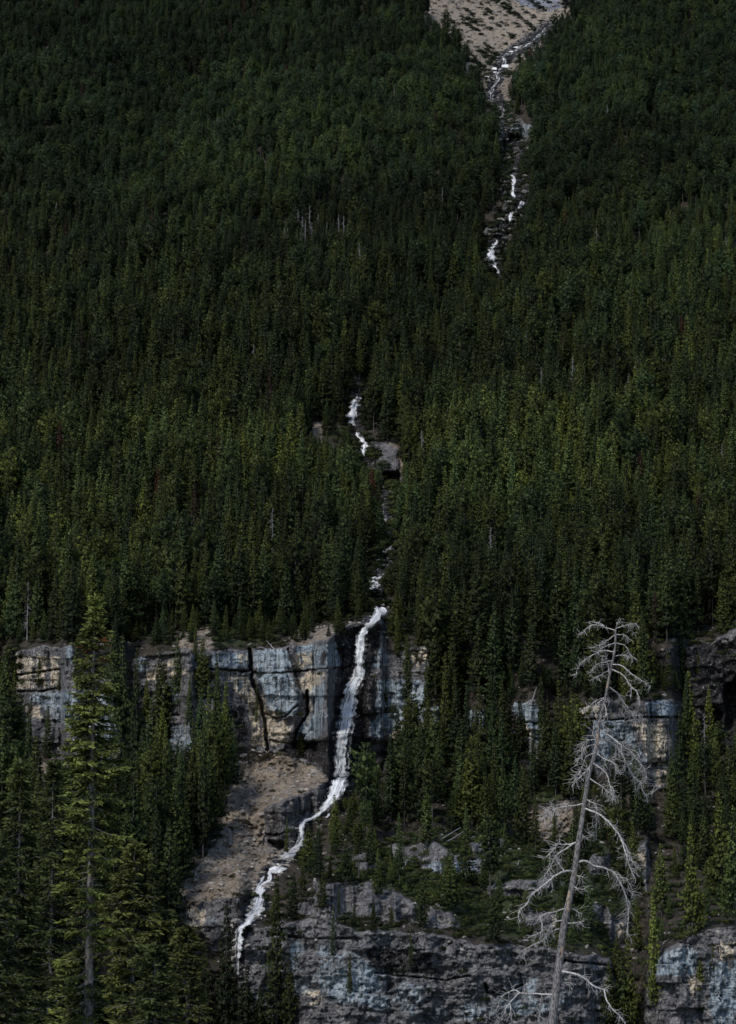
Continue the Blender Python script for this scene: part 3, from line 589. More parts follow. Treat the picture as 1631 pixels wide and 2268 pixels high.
# valley floor from the camera to the foot of the slope
vx, vy = np.meshgrid(np.linspace(-330, 330, 90), np.r_[np.linspace(-80, 120, 50), np.linspace(128, 452, 50)])
vz = np.interp(vy, [-80, 0, 20, 60, 85, 150, 250, 330, 430, 452], [-1.7, -1.7, -3, -9.5, -12.5, -18, -23, -28, -41, -50])+(fbm(vx/14, vy/14, 4, 4)-.5)*2.0*sst(8, 40, np.hypot(vx, vy))
n = 90; a = (np.arange(99)[:, None]*n+np.arange(n-1)).ravel(); F = np.stack([a, a+1, a+n+1, a+n], -1)
tagp(link('valley_floor', mesh_np('valley_floor', np.stack([vx.ravel(), vy.ravel(), vz.ravel()], -1), F, smooth=True, mats=[M['valley']])), kind='structure')
def vfloor(x, y): return float(np.interp(y, [-80, 0, 20, 60, 85, 150, 250, 330, 430, 452], [-1.7, -1.7, -3, -9.5, -12.5, -18, -23, -28, -41, -50]))-.8
# ------------------------------------------------------------------ water
for name, lab, L in FLOWS:
    L = np.asarray(L, float); ln = np.r_[0, np.cumsum(np.hypot(*np.diff(L[:, :2], axis=0).T))]
    n = max(6, int(ln[-1]/2.2)); s = np.linspace(0, ln[-1], n); C = spline(L[:, :2], n)
    wd = np.interp(s, ln, L[:, 2])*(1+.3*(vn(s/6, s*0, len(L))-.5))*1.15+1.2
    T = np.gradient(C, axis=0); T /= np.linalg.norm(T, axis=1, keepdims=True)
    if 'tall' in lab: wd = wd*np.interp(s/s[-1], [0, .3, .6, 1], [1, 1.05, 1.22, 1.3])
    horiz = np.abs(T[:, 0]) > .8
    N = np.stack([np.ones(n), 0*s], -1); N = np.where(horiz[:, None], np.stack([-T[:, 1]*0+.7, np.sign(T[:, 0])*-.7], -1), N)
    k = 11; u = np.linspace(-.5, .5, k)
    px = C[:, 0][:, None]+N[:, 0][:, None]*u*wd[:, None]+((vn(s[:, None]/5, u[None]*3, 5)-.5)*3*np.abs(u)*2)+(fbm(s[:, None]/3.2, np.sign(u)[None]*7+0*s[:, None], 2, 15)-.5)*np.abs(u)[None]*2*(.55 if not ('tall' in lab) else .25)*wd[:, None]
    py = C[:, 1][:, None]+N[:, 1][:, None]*u*wd[:, None]
    d = samp(DEP, px, py); d = np.minimum(d, np.minimum(samp(DEP, px-2.5, py), samp(DEP, px+2.5, py)))
    d = np.minimum(d, np.minimum(samp(DEP, px, py-2.5), samp(DEP, px, py+2.5)))
    free = 'tall' in lab
    if free:
        dm = d.min(1, keepdims=True); z = dm.copy()
        z = np.minimum.accumulate(z, 0); dm = z.copy()
        for _ in range(40): z[1:-1] = (z[:-2]+z[1:-1]+z[2:])/3; z = np.minimum(z, dm)
        d = d*.06+z*.94
    else:
        z = d.copy()
        for _ in range(3): z[1:-1] = (z[:-2]+z[1:-1]+z[2:])/3; z = np.minimum(z, d)
        d = z
    mpp = d/FOC
    d = d-.35-(.25-u[None]**2)*wd[:, None]*mpp*.6-(fbm(px/3.5, py/9, 3, 8)-.5)*wd[:, None]*mpp*.35
    X, Z = ray(px, py); V = np.stack([X*d, d, Z*d], -1).reshape(-1, 3)
    a = (np.arange(n-1)[:, None]*k+np.arange(k-1)).ravel(); F = np.stack([a, a+k, a+k+1, a+1], -1)
    mp = float(mpp.mean()); cum = s[:, None]*mp+0*u
    edge = (1-np.abs(u)*2)[None]*(1.15 if free else 1.6)*np.ones((n, 1)); ends = np.minimum(s, s[-1]-s)[:, None]/4+.1; edge = np.minimum(edge, ends)
    flow = np.stack([u[None]*wd[:, None]*mp*(1 if mp < .12 else .8)+np.sin(cum*.7)*.1, cum, edge], -1).reshape(-1, 3)
    if free: al = np.interp(s/s[-1], [0, .4, .65, .85, 1], [1, .98, .82, .6, .5])
    elif 'lower waterfall' in lab: al = np.interp(s/s[-1], [0, .8, 1], [1, 1, .25])
    else: al = np.ones(n)
    dens = np.interp(s/s[-1], [0, .5, 1], [.17, .17, .10]) if free else np.full(n, .24)
    if not free: dens[:] = .13 if 'rapids' in lab or 'lower' in lab else .16
    if 'trickle' in lab or 'gully' in lab: dens[:] = -.10 if 'gully' in lab else -.02
    foam = np.stack([al[:, None]+0*u, dens[:, None]+0*u, 0*cum], -1).reshape(-1, 3)
    me = mesh_np(name, V, F, {'flow': flow, 'foam': foam}, smooth=True, mats=[M['water']])
    tagp(link(name, me), lab, None, None, 'structure')
# ------------------------------------------------------------------ mid distance trees: shared shapes (unit: metres, base at 0)
def crown_soup(h, r, base, seed, style='spruce', dens=1.0):
    g = np.random.default_rng(seed); S = Soup(); z = h*base; lean = g.normal(0, .006, 2)
    gapd = g.uniform(0, 6.28)
    while z < h*.985:
        t = (z/h-base)/(1-base)
        if style == 'pine': prof = (math.sin(math.pi*min(1, (t*.80+.18)))**.7)*(.72+.4*g.random())
        elif style == 'narrow': prof = 1.04*(1-t)**1.0*(min(1, .65+t*3))*(1+.14*math.sin(t*23+seed))
        else: prof = 1.06*(1-t)**1.12*(min(1, .75+t*2.5))*(1+.16*math.sin(t*19+seed))
        nb = 7 if style != 'pine' else 6
        a0 = g.uniform(0, 6.28)
        for k in range(nb):
            if g.random() < .10: continue
            a = a0+k*6.283/nb+g.normal(0, .25); L = r*prof*g.uniform(.62, 1.22)*(1-.18*math.cos(a-gapd))+.12
            if g.random() < .06: L *= 1.25
            dr = g.uniform(.10, .34) if style != 'pine' else g.uniform(-.35, .1)
            ca, sa = math.cos(a), math.sin(a); m = max(2, int(L/.27*dens)); rnd = g.random()
            s = (np.arange(m)+g.random(m))/m*.9+.12; rr = s*L
            zz = z-dr*rr*1.15+.22*L*s**2.5+g.normal(0, .05, m)
            side = g.normal(0, .10+.12*L, m)*s
            cx = ca*rr-sa*side+lean[0]*z; cy = sa*rr+ca*side+lean[1]*z; c = np.stack([cx, cy, zz], -1)
            # flat spray and hanging spray
            for typ in (0, 1):
                ln = g.uniform(.32, .62, m)*(1.15-.35*s)*(1.25 if style == 'pine' else 1); wd = g.uniform(.15, .28, m)*(1.4 if style == 'pine' else 1); tz = .55+.45*min(1, (1-t)*3); ln = ln*tz; wd = wd*tz
                aa = a+g.normal(0, .7, m)
                if typ == 0: d = np.stack([np.cos(aa), np.sin(aa), g.normal(-.12 if style != 'pine' else .45, .28, m)], -1)
                else: d = np.stack([np.cos(aa)*.55, np.sin(aa)*.55, -g.uniform(.4, 1.1, m) if style != 'pine' else g.uniform(.1, 1.0, m)], -1)
                d /= np.linalg.norm(d, axis=1, keepdims=True)
                up = g.normal(0, 1, (m, 3)); up[:, 2] += .8
                w = np.cross(d, up); w /= np.linalg.norm(w, axis=1, keepdims=True)+1e-6
                p0 = c; p1 = c+d*ln[:, None]*.55+w*wd[:, None]; p2 = c+d*ln[:, None]; p3 = c+d*ln[:, None]*.5-w*wd[:, None]
                Q = np.stack([p0, p1, p2, p3], 1)
                A = np.stack([np.clip((s*.8+.2)*(.30+.75*t**.7), 0, 1), np.clip(.5*rnd+.5*g.random(m), 0, 1), np.zeros(m)], -1)  # tops lightened, lower sprays darkened: crown shading painted into the colour
                S.add(Q, A)
        z += g.uniform(.34, .54)/dens*(1.25 if style == 'pine' else 1)*(h/15)**.4
    # leader
    m = 5; c = np.stack([np.full(m, lean[0]*h), np.full(m, lean[1]*h), np.linspace(h*.955, h*.99, m)], -1)
    d = g.normal(0, .3, (m, 3)); d[:, 2] = 1; w = g.normal(0, .1, (m, 3)); 
    S.add(np.stack([c-w*.5, c+d*.2+w*.4, c+d*.42, c+d*.2-w*.4], 1), np.stack([np.ones(m), np.ones(m)*.6, np.zeros(m)], -1))
    return S
def trunk_mesh(h, seed, mat, rad=None, top=.96):
    g = np.random.default_rng(seed); n = 8; z = np.linspace(-.6, h*top, n); r0 = rad or .011*h
    P = np.stack([g.normal(0, .03, n), g.normal(0, .03, n), z], -1); P[0, :2] = 0
    V, F = tube(P, np.linspace(r0, r0*.12, n), 6); return mesh_np('trunk', V, F, smooth=True, mats=[mat])
def snag_parts(h, seed):
    g = np.random.default_rng(seed); parts = []; z = h*.18
    while z < h*.97:
        a = g.uniform(0, 6.28); L = (.25+1.1*(1-z/h)**.7)*g.uniform(.3, 1.1)*h/13; d = np.array([math.cos(a), math.sin(a), g.uniform(-.5, .15)])
        p = np.array([0, 0, z])+d*L*np.linspace(0, 1, 4)[:, None]+np.array([0, 0, -1])*(np.linspace(0, 1, 4)**2*L*.35)[:, None]
        parts.append(tube(p, [.05, .04, .028, .015], 4))
        for q in (1, 2, 3):
            if g.random() < .6:
                e = p[q]+(d*.5+g.normal(0, .5, 3))*L*.45; parts.append(tube(np.array([p[q], (p[q]+e)/2+g.normal(0, .03, 3), e]), [.03, .022, .012], 3))
        z += g.uniform(.09, .22)
    V, F = merge(parts); return mesh_np('limbs', V, F, mats=[M['snag']])
PROTO = []      # (style, height, crown mesh, trunk mesh)
specs = [('spruce', 15, 2.2, .10, 1), ('spruce', 16, 2.5, .14, 2), ('spruce', 14, 2.45, .08, 3), ('narrow', 17, 1.75, .12, 4), ('narrow', 16, 1.55, .18, 5), ('spruce', 17, 2.35, .22, 6), ('narrow', 15, 1.9, .08, 7), ('spruce', 13, 2.1, .06, 8),
         ('pine', 15, 2.0, .34, 9), ('pine', 14, 2.3, .28, 10), ('pine', 16, 2.05, .42, 11)]
for st, h, r, b, sd in specs:
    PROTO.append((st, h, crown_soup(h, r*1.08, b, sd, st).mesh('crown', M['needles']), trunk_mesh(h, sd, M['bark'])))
RUST = [(h, crown_soup(h, r, .25, sd, 'narrow', .7).mesh('crown', M['rust']), trunk_mesh(h, sd, M['bark'])) for h, r, sd in ((14, 1.2, 21), (15, 1.35, 22))]
SNAG = [(h, snag_parts(h, sd), trunk_mesh(h, sd, M['snag'], .10+h*.004)) for h, sd in ((12, 31), (14, 32), (11, 33))]
def shrub_soup(seed, n=150):
    g = np.random.default_rng(seed); S = Soup(); th = g.uniform(0, 6.28, n); rr = np.sqrt(g.random(n))*.8; z = g.random(n)**.8*.9*(1-rr*.6)
    c = np.stack([np.cos(th)*rr, np.sin(th)*rr, z], -1); d = g.normal(0, .6, (n, 3)); d[:, 2] += .7; d /= np.linalg.norm(d, axis=1, keepdims=True)
    w = np.cross(d, g.normal(0, 1, (n, 3))); w /= np.linalg.norm(w, axis=1, keepdims=True)
    S.add(np.stack([c, c+d*.16+w*.08, c+d*.32, c+d*.16-w*.08], 1), np.stack([z, g.random(n), np.zeros(n)], -1)); return S
def rock_mesh(seed, mat, flat=.7, sub=3):
    import bmesh
    bm = bmesh.new(); bmesh.ops.create_icosphere(bm, subdivisions=sub, radius=1); g = np.random.default_rng(seed)
    pl = [(g.normal(0, 1, 3), g.uniform(.45, .85)) for _ in range(9)]; pl = [(a/np.linalg.norm(a), b) for a, b in pl]
    for v in bm.verts:
        p = np.array(v.co)
        for a, b in pl:
            q = p@a
            if q > b: p = p-a*(q-b)*.92
        p = p*(1+.10*(float(vn(p[0]*3+5, p[1]*3+p[2]*2, seed))-.5)); p[2] *= flat; v.co = p
    me = bpy.data.meshes.new('rock'); bm.to_mesh(me); bm.free(); me.materials.append(mat); return me
# ------------------------------------------------------------------ where trees grow
FOREST = mask([
 [(-260, -300), (935, -300), (930, 0), (960, 45), (1000, 90), (1030, 140), (1055, 190), (1085, 240), (1100, 300), (1105, 380), (1100, 450), (1072, 520), (1072, 590), (1106, 620), (1120, 590), (1118, 540), (1140, 500), (1165, 470), (1172, 400), (1178, 330), (1160, 270), (1130, 240), (1126, 180), (1140, 140), (1195, 100), (1240, 55), (1275, 10), (1285, -300), (1900, -300), (1900, 1385), (1560, 1400), (1440, 1430), (1430, 1540), (1270, 1545), (1200, 1545), (1130, 1545), (960, 1530), (960, 1440), (870, 1425), (850, 1370), (820, 1368), (740, 1388), (560, 1400), (400, 1405), (280, 1420), (-260, 1440)],
 [(-260, 1420), (22, 1440), (25, 1600), (60, 1670), (150, 1745), (280, 1745), (300, 1650), (430, 1700), (540, 1672), (505, 1760), (480, 1850), (430, 1920), (380, 1990), (380, 2475), (-260, 2475)],
 [(775, 1745), (870, 1660), (980, 1600), (1140, 1600), (1160, 1720), (1270, 1725), (1430, 1745), (1440, 1840), (1400, 1880), (1270, 1830), (1200, 1800), (1100, 1850), (1000, 1835), (900, 1840), (790, 1870), (730, 1890), (735, 1800)], [(960, 1520), (1140, 1540), (1140, 1610), (960, 1620)],
 [(1495, 1600), (1570, 1640), (1600, 1680), (1900, 1690), (1900, 1950), (1540, 1960), (1490, 1850), (1520, 1760)]], 1)
SPARSE = mask([[(640, 2000), (740, 1900), (900, 1870), (1250, 1850), (1420, 1850), (1420, 2110), (1000, 2060), (780, 1955)],
 [(1370, 2060), (1440, 2060), (1450, 2475), (1365, 2475)], [(1490, 1900), (1900, 1900), (1900, 2475), (1480, 2475), (1440, 2080)],
 [(290, 1480), (430, 1490), (540, 1560), (540, 1690), (280, 1700)], [(20, 1500), (270, 1500), (270, 1740), (20, 1700)], [(860, 1420), (1000, 1420), (1000, 1700), (850, 1650)], [(1200, 1540), (1270, 1540), (1270, 1740), (1200, 1740)], [(600, 2030), (1000, 2040), (1350, 2110), (1350, 2475), (560, 2475)]], 1)
FOREST *= 1-sst(.2, .6, mgul); 
dens = np.clip(FOREST, 0, 1)
dens = np.where((mcl > .4), dens*.12, dens)
clear = sst(9, 16, wat)*sst(5, 12, DCH)
dens *= clear*(1-.97*sst(.2, .6, mscr))
dens *= np.where(fbm(GX/45, GY/30, 3, 400) < .33, .35, 1)
sp = SPARSE*.16*clear*(1-.9*sst(.2, .6, mscr))*np.where(mcl > .5, .45, 1)*np.where(fbm(GX/50, GY/26, 3, 410) > .47, 1.5, .45)
sp = np.where(GY > 2060, sp*.55, sp)
dens = np.maximum(dens, sp)
dens *= 1-sst(.3, .7, mask([[(515, 2120), (620, 2050), (900, 2060), (1360, 2120), (1350, 2475), (520, 2475)]], 1))*.55
# horizontal area of each quad
x, y = VX, VY
ax = x[1:, 1:]-x[:-1, :-1]; ay = y[1:, 1:]-y[:-1, :-1]; bx = x[1:, :-1]-x[:-1, 1:]; by = y[1:, :-1]-y[:-1, 1:]
area = np.abs(ax*by-ay*bx)/2; area = np.minimum(area, blur(area, 3)*1.6)
lam = area*dens[:-1, :-1]/13.0*2.0
for_n = RNG.poisson(lam); I, J_ = np.nonzero(for_n)
ordr = RNG.permutation(len(I)); I = I[ordr]; J_ = J_[ordr]
fi = RNG.random(len(I)); fj = RNG.random(len(I)); grid = {}; trees = []
def bil(A, i, j, u, v): return (A[i, j]*(1-u)+A[i+1, j]*u)*(1-v)+(A[i, j+1]*(1-u)+A[i+1, j+1]*u)*v
for q in range(len(I)):
    i, j, u, v = I[q], J_[q], fi[q], fj[q]
    X, Y, Z = bil(VX, i, j, u, v), bil(VY, i, j, u, v), bil(VZ, i, j, u, v); px, py = gx[j]+2.3*v, gy[i]*(1-u)+gy[i+1]*u
    rad = (3.9 if py > 500 else 3.3)*RNG.uniform(.62, 1.2)
    a, b = int(X//3.7), int(Y//3.7); ok = True
    for aa in (a-1, a, a+1):
        for bb in (b-1, b, b+1):
            for (x2, y2) in grid.get((aa, bb), ()):
                if (x2-X)**2+(y2-Y)**2 < rad*rad: ok = False
    if ok:
        grid.setdefault((a, b), []).append((X, Y)); trees.append([X, Y, Z, px, py, dens[i, j], SPARSE[i, j] > .5 and FOREST[i, j] < .5])
print('trees', len(trees))
T = []      # x y z kind scale rot h px py
OPEN = [(829, 1290, 15), (846, 1352, 14), (1137, 300, 30), (1142, 350, 30), (1140, 410, 34), (1138, 460, 32), (1104, 512, 26), (1092, 560, 24), (845, 1015, 30), (868, 1055, 20), (856, 1095, 9), (790, 905, 14), (806, 985, 14), (840, 1325, 14), (862, 1235, 14), (702, 958, 10), (1098, 235, 20), (1100, 185, 24), (748, 1750, 20), (720, 1790, 18), (1120, 140, 24), (640, 1890, 14), (745, 975, 9)]
def over_rock(px, py):
    for p in ((550, 1436, 850, 1650), (300, 1440, 540, 1640), (20, 1430, 270, 1700), (1140, 1556, 1206, 1640), (1280, 1550, 1508, 1740), (700, 1950, 1010, 2030)):
        if p[0] < px < p[2] and p[1] < py < p[3]: return True
    return False
for X, Y, Z, px, py, dn, sparse in trees:
    r = RNG.random(); h = RNG.uniform(15, 25) if py > 600 else RNG.uniform(13, 20)
    if RNG.random() < .25: h *= RNG.uniform(.45, .8)
    if 1180 < py < 1440: h *= .92
    if py > 1640 and not sparse: h *= .80 if px > 700 else .95
    if sparse: h = RNG.uniform(3, 9) if RNG.random() < .8 else RNG.uniform(11, 16)
    if sparse and py > 2040: h *= .75
    # keep bare cliffs in view: shorter trees right below the rock faces
    tp = FOC*h/Y; ptop = py-tp
    if (545 < px < 850 or 1285 < px < 1500) and 1640 < py < 1850 and ptop < (1700 if px < 850 else 1735) and RNG.random() < .93:
        h = max(2.5, (py-(1700 if px < 850 else 1735))*Y/FOC)
    if 1500 < px < 1540 and 1700 < py < 1900 and RNG.random() < .7: h *= .5
    if 20 < px < 540 and 1630 < py < 1900 and not sparse and ptop < 1640 and RNG.random() < .75:
        h = max(3, (py-RNG.uniform(1640, 1690))*Y/FOC)
    # keep the water in view
    hw = FOC*2.6*h/16/Y
    blocked = False
    for _, _, L in FLOWS:
        for (fx_, fy_, fw_) in L:
            if abs(fx_-px) < hw*.8+fw_*.55 and py-h*FOC/Y < fy_-3 < py: blocked = True; break
        if blocked: break
    if blocked:
        if RNG.random() < .93:
            lim = max([fy_ for _, _, L in FLOWS for (fx_, fy_, fw_) in L if abs(fx_-px) < hw*.8+fw_*.55 and fy_-3 < py])
            h = (py-lim-5)*Y/FOC
            if h < 2.5: continue
    cut = None
    for ox, oy, orr in OPEN:
        if abs(ox-px) < hw*.8+orr*.8 and py > oy-orr and py-h*FOC/Y < oy+orr*.6 and py-oy < 160: cut = max(cut or 0, oy+orr*.5)
    if cut is not None:
        h = (py-cut)*Y/FOC
        if h < 3: continue
    # gully and scree stay open
    if 930 < px < 1290 and py < 330:
        vis = samp(SCR, px, py-h*FOC/Y*.9)
        if vis > .5 and RNG.random() < .8: h *= .5
    if py < 520 and r < .62: k = RNG.integers(8, 11)
    elif r < .16: k = RNG.integers(8, 11)
    else: k = RNG.integers(0, 8)
    kind = ('p', int(k))
    q = fbm(px/60, py/60, 2, 500)
    cluster = [(350, 90, 70), (530, 40, 45), (420, 160, 45), (85, 30, 50)]
    pr = .006+.30*max(math.exp(-((px-a)/c)**2-((py-b)/c)**2) for a, b, c in [(530, 60, 32), (500, 110, 30), (420, 165, 40), (95, 30, 40), (950, 330, 30)])
    ps = .006+.5*max(math.exp(-((px-a)/c)**2-((py-b)/(c*1.3))**2) for a, b, c in [(670, 560, 40), (740, 550, 20), (1240, 1180, 28), (1160, 860, 25), (1420, 900, 40), (540, 30, 18), (1350, 1330, 20)])
    z = RNG.random()
    if z < pr: kind = ('r', int(RNG.integers(0, 2)))
    elif z < pr+ps: kind = ('s', int(RNG.integers(0, 3))); h *= .85
    T.append([X, Y, Z, kind, h, RNG.uniform(0, 6.28), px, py, RNG.uniform(.82, 1.16)])
# trees that stand out in the photograph (foot px, foot py, top py, width factor)
HAND = [(612, 2330, 1950, 1.15, 3), (500, 2330, 2010, 1.1, 0), (545, 2340, 2142, 1.2, 1), (455, 2320, 2090, 1.1, 2), (575, 2340, 2190, 1.2, 1), (640, 2350, 2120, 1.0, 5),
 (392, 1570, 1412, 1.0, 0), (433, 1475, 1380, .8, 3), (345, 1430, 1362, 1.0, 7), (665, 1672, 1612, 1.05, 7), (853, 1640, 1498, .95, 4), (905, 1570, 1400, 1.0, 3), (880, 1470, 1345, .9, 4),
 (965, 1560, 1370, 1.0, 1), (988, 1700, 1440, .9, 3), (1215, 1740, 1545, 1.1, 1), (1200, 1640, 1490, 1.0, 4), (1425, 1570, 1340, 1.0, 3), (1530, 1700, 1480, 1.1, 0), (1510, 1530, 1360, .9, 3), (1548, 1500, 1440, .8, 4),
 (683, 1925, 1830, 1.35, 2), (742, 1890, 1760, 1.2, 5), (768, 1960, 1850, 1.1, 0), (822, 1920, 1800, 1.0, 6), (838, 1985, 1880, .9, 6), (885, 1960, 1800, .9, 4), (635, 1905, 1810, .55, 4), (738, 2135, 2005, .5, 4), (827, 2065, 1990, .8, 6),
 (715, 2012, 1930, 1.0, 7), (751, 2035, 1960, .5, 4), (775, 2215, 2110, .7, 4), (910, 2160, 2050, .4, 4), (1000, 2010, 1880, 1.2, 2), (1095, 2100, 1965, 1.0, 1), (1035, 1830, 1640, 1.0, 0), (1115, 1850, 1680, 1.0, 1), (1160, 1870, 1700, 1.1, 2),
 (1395, 2340, 2060, 1.0, 0), (1380, 2340, 2120, 1.2, 1), (1450, 2250, 1980, .9, 3), (1580, 2160, 2095, .9, 4), (1535, 2090, 1830, 1.1, 0), (1600, 2000, 1760, 1.2, 2), (1630, 2060, 1790, 1.2, 1), (1555, 2240, 2130, 1.2, 2), (945, 2240, 2155, .8, 6),
 (300, 1760, 1430, .9, 3), (268, 1690, 1400, 1.0, 0), (325, 1850, 1610, 1.0, 5), (450, 1900, 1560, .85, 3), (475, 1850, 1640, .95, 0), (498, 1790, 1500, .8, 4), (515, 1730, 1590, 1.0, 6), (425, 1880, 1600, .9, 6), (398, 1900, 1640, .9, 3), (365, 1880, 1600, .9, 4),
 (345, 1900, 1590, .9, 3), (8, 1700, 1430, 1.1, 1), (30, 1640, 1480, 1.0, 0), (105, 1680, 1560, .9, 6), (62, 1800, 1560, .9, 3), (568, 1660, 1512, .45, 4), (385, 2000, 1850, 1.1, 2), (480, 1690, 1480, .8, 5), (460, 1790, 1500, .8, 4), (250, 1560, 1390, .9, 2), (440, 1800, 1620, 1.1, 5),
 (1010, 1690, 1480, .95, 3), (1035, 1700, 1510, .9, 4), (1062, 1720, 1500, 1.0, 0), (1090, 1700, 1470, .9, 3), (1115, 1720, 1490, 1.0, 5), (1130, 1690, 1530, .9, 6), (1000, 1640, 1430, .9, 6), (1240, 1720, 1500, 1.0, 0), (1262, 1700, 1530, .9, 4), (950, 1700, 1540, 1.0, 1), (925, 1690, 1560, .9, 6), (1385, 1600, 1420, .9, 4), (1330, 1560, 1400, .9, 1), (325, 1640, 1500, .9, 7), (480, 1600, 1440, .8, 4), (352, 1580, 1430, .8, 6), (420, 1620, 1490, .8, 3), (900, 1500, 1400, .8, 4), (930, 1470, 1350, .9, 0), (945, 1620, 1450, .8, 3), (1508, 1770, 1570, .9, 0), (1490, 1820, 1660, 1.0, 1), (1524, 1700, 1490, .9, 3), (1540, 1760, 1590, 1.0, 2), (20, 1560, 1420, 1.0, 0), (-5, 1620, 1440, 1.0, 1), (170, 1520, 1400, .9, 3), (255, 1480, 1350, .9, 0)]
for q in range(130):
    if q < 95: a = RNG.uniform(20, 765); b = RNG.uniform(1388, 1428)-(a > 690)*14
    else: a = RNG.uniform(985, 1500); b = RNG.uniform(1515, 1550)
    HAND.append((a, b, b-RNG.uniform(22, 85), 1.0, int(RNG.integers(0, 8))))
for px, py, top, wf, k in HAND:
    X, Y, Z = ground(px, py); h = (py-top)*Y/FOC
    X, Y, Z = float(X), float(Y), float(Z)
    T.append([X, Y, Z, ('p', k), h, RNG.uniform(0, 6.28), px, py, wf*.80*(15/h)**.45 if h > 0 else 1, 1])
def kindmesh(k):
    t, i = k
    if t == 'p': return PROTO[i][1], PROTO[i][2], PROTO[i][3]
    if t == 'r': return RUST[i]
    return SNAG[i]
T = [t for t in T if t[6] > -60-FOC*3/t[1] and t[6] < PW+60+FOC*3/t[1] or len(t) > 9]
for t in T: t[:] = t[:9]+[len(t) > 9]
# largest in the picture become trees of their own
def inframe(t): return -10 < t[6] < PW+10 and t[7]-t[4]*FOC/t[1] < PH-25 and t[7] > -5
lv = [t for t in T if t[3][0] == 'p' and inframe(t)]
# how much of each tree is not hidden by nearer trees (coarse columns)
lv.sort(key=lambda t: t[1])
cov = np.zeros((int(PH)//6+80, int(PW)//6+20), np.int16)
lvv = []
for t in sorted([t for t in T if inframe(t)], key=lambda t: t[1]):
    hp = t[4]*FOC/t[1]; wp = max(6, hp*.10*t[8]); y0 = int(max(0, t[7]-hp)/6); y1 = int(min(PH, max(0, t[7]-.1*hp))/6)+1; x0 = int(max(0, t[6]-wp)/6); x1 = int(min(PW, t[6]+wp)/6)+1
    sub = cov[y0:y1, x0:x1]; vis = float((sub < 1).sum())*36; sub[int((y1-y0)*.25):] += 1
    t.append(vis)
    if t[3][0] == 'p': lvv.append(t)
lvv.sort(key=lambda t: -(t[10]+(4000 if t[9] else 0)))
NFG = 7
IND = lvv[:292]; sg = sorted([t for t in T if t[3][0] == 's' and inframe(t)], key=lambda t: -t[10])[:34]; rs = sorted([t for t in T if t[3][0] == 'r' and inframe(t)], key=lambda t: -t[10])[:24]
ids = {id(t) for t in IND+sg+rs}; REST = [t for t in T if id(t) not in ids]
print('total trees', len(T), 'stuff', len(REST))
# ---- labels: zone by landmark and order inside the zone
ZONES = [
 ((0, 1330, 190, 1690), 'before the far left cliff'), ((190, 1330, 300, 1790), 'behind the tall foreground spruce'),
 ((300, 1330, 545, 1530), 'on ledges atop the left cliff'), ((300, 1530, 545, 2000), 'at the cliff foot left of the scree'),
 ((0, 1690, 400, 2600), 'low behind the foreground spruces'), ((400, 2000, 660, 2600), 'rising from the bottom by the lower waterfall'),
 ((545, 1380, 800, 1700), 'by the bare cliff left of the waterfall'), ((600, 1700, 800, 1960), 'on the bank right of the rapids'),
 ((800, 1330, 980, 1500), 'on the rim right of the waterfall'), ((800, 1500, 980, 1780), 'against the cliff right of the waterfall'),
 ((800, 1780, 980, 2010), 'on the slope above the lower cliff'), ((620, 1940, 820, 2600), 'on the lower cliff beside the waterfall'),
 ((820, 2010, 1100, 2600), 'on middle ledges of the lower cliff'), ((980, 1330, 1180, 1560), 'atop the wooded cliff left of the dead tree'),
 ((980, 1560, 1180, 1800), 'below the wooded cliff left of the dead tree'), ((980, 1800, 1280, 2120), 'by the fallen logs on the slope'),
 ((1180, 1330, 1400, 1570), 'behind the top of the bleached tree'), ((1180, 1570, 1330, 1800), 'left of the bleached tree halfway down'), ((1330, 1570, 1520, 1960), 'right of the bleached tree halfway down'),
 ((1400, 1330, 1700, 1560), 'on the rim above the right cliff'), ((1520, 1560, 1700, 1960), 'by the dark chasm at right'), ((1280, 1960, 1480, 2600), 'in the notch behind the dead trunk'), ((1480, 1960, 1700, 2600), 'on the lower cliff at far right'),
 ((1100, 2010, 1280, 2600), 'on the lower cliff left of the trunk'),
 ((0, 1150, 300, 1330), 'above the tall foreground spruce'), ((300, 1150, 560, 1330), 'in the wood above the left ledges'), ((560, 1150, 830, 1330), 'left of the small curtain fall'), ((830, 1150, 1100, 1330), 'right of the small curtain fall'), ((1100, 1150, 1400, 1330), 'in the wood above the bleached tree'), ((1400, 1150, 1700, 1330), 'in the wood above the right rim')]
ORD = ['first', 'second', 'third', 'fourth', 'fifth', 'sixth', 'seventh', 'eighth', 'ninth', 'tenth', 'eleventh', 'twelfth', 'thirteenth', 'fourteenth', 'fifteenth', 'sixteenth', 'seventeenth', 'eighteenth', 'nineteenth', 'twentieth']
def ordn(i):
    if i < 20: return ORD[i]
    t, u = divmod(i+1, 10); tens = {2: 'twenty', 3: 'thirty', 4: 'forty', 5: 'fifty', 6: 'sixty'}[t]
    return tens+'-'+ORD[u-1] if u else {2: 'twentieth', 3: 'thirtieth', 4: 'fortieth', 5: 'fiftieth', 6: 'sixtieth'}[t]
def zone(t):
    cx_, cy_ = t[6], t[7]-.5*t[4]*FOC/t[1]; cy_ = min(cy_, PH-5)
    for i, (b, s) in enumerate(ZONES):
        if b[0] <= cx_ < b[2] and b[1] <= cy_ < b[3]: return i
    return 100+int(cy_ > 1150)*0+min(8, int(cx_//182))+10*int(cy_//150)
def lookw(t):
    hp = t[4]*FOC/t[1]
    a = 'tall' if hp > 190 else 'small' if hp < 75 else 'medium'
    return a+(' round-topped' if t[3][1] >= 8 else ' slender' if t[8] < .95 or t[3][1] in (3, 4) else ' full')
zd = {}
for t in IND: zd.setdefault(zone(t), []).append(t)
LAB = {}
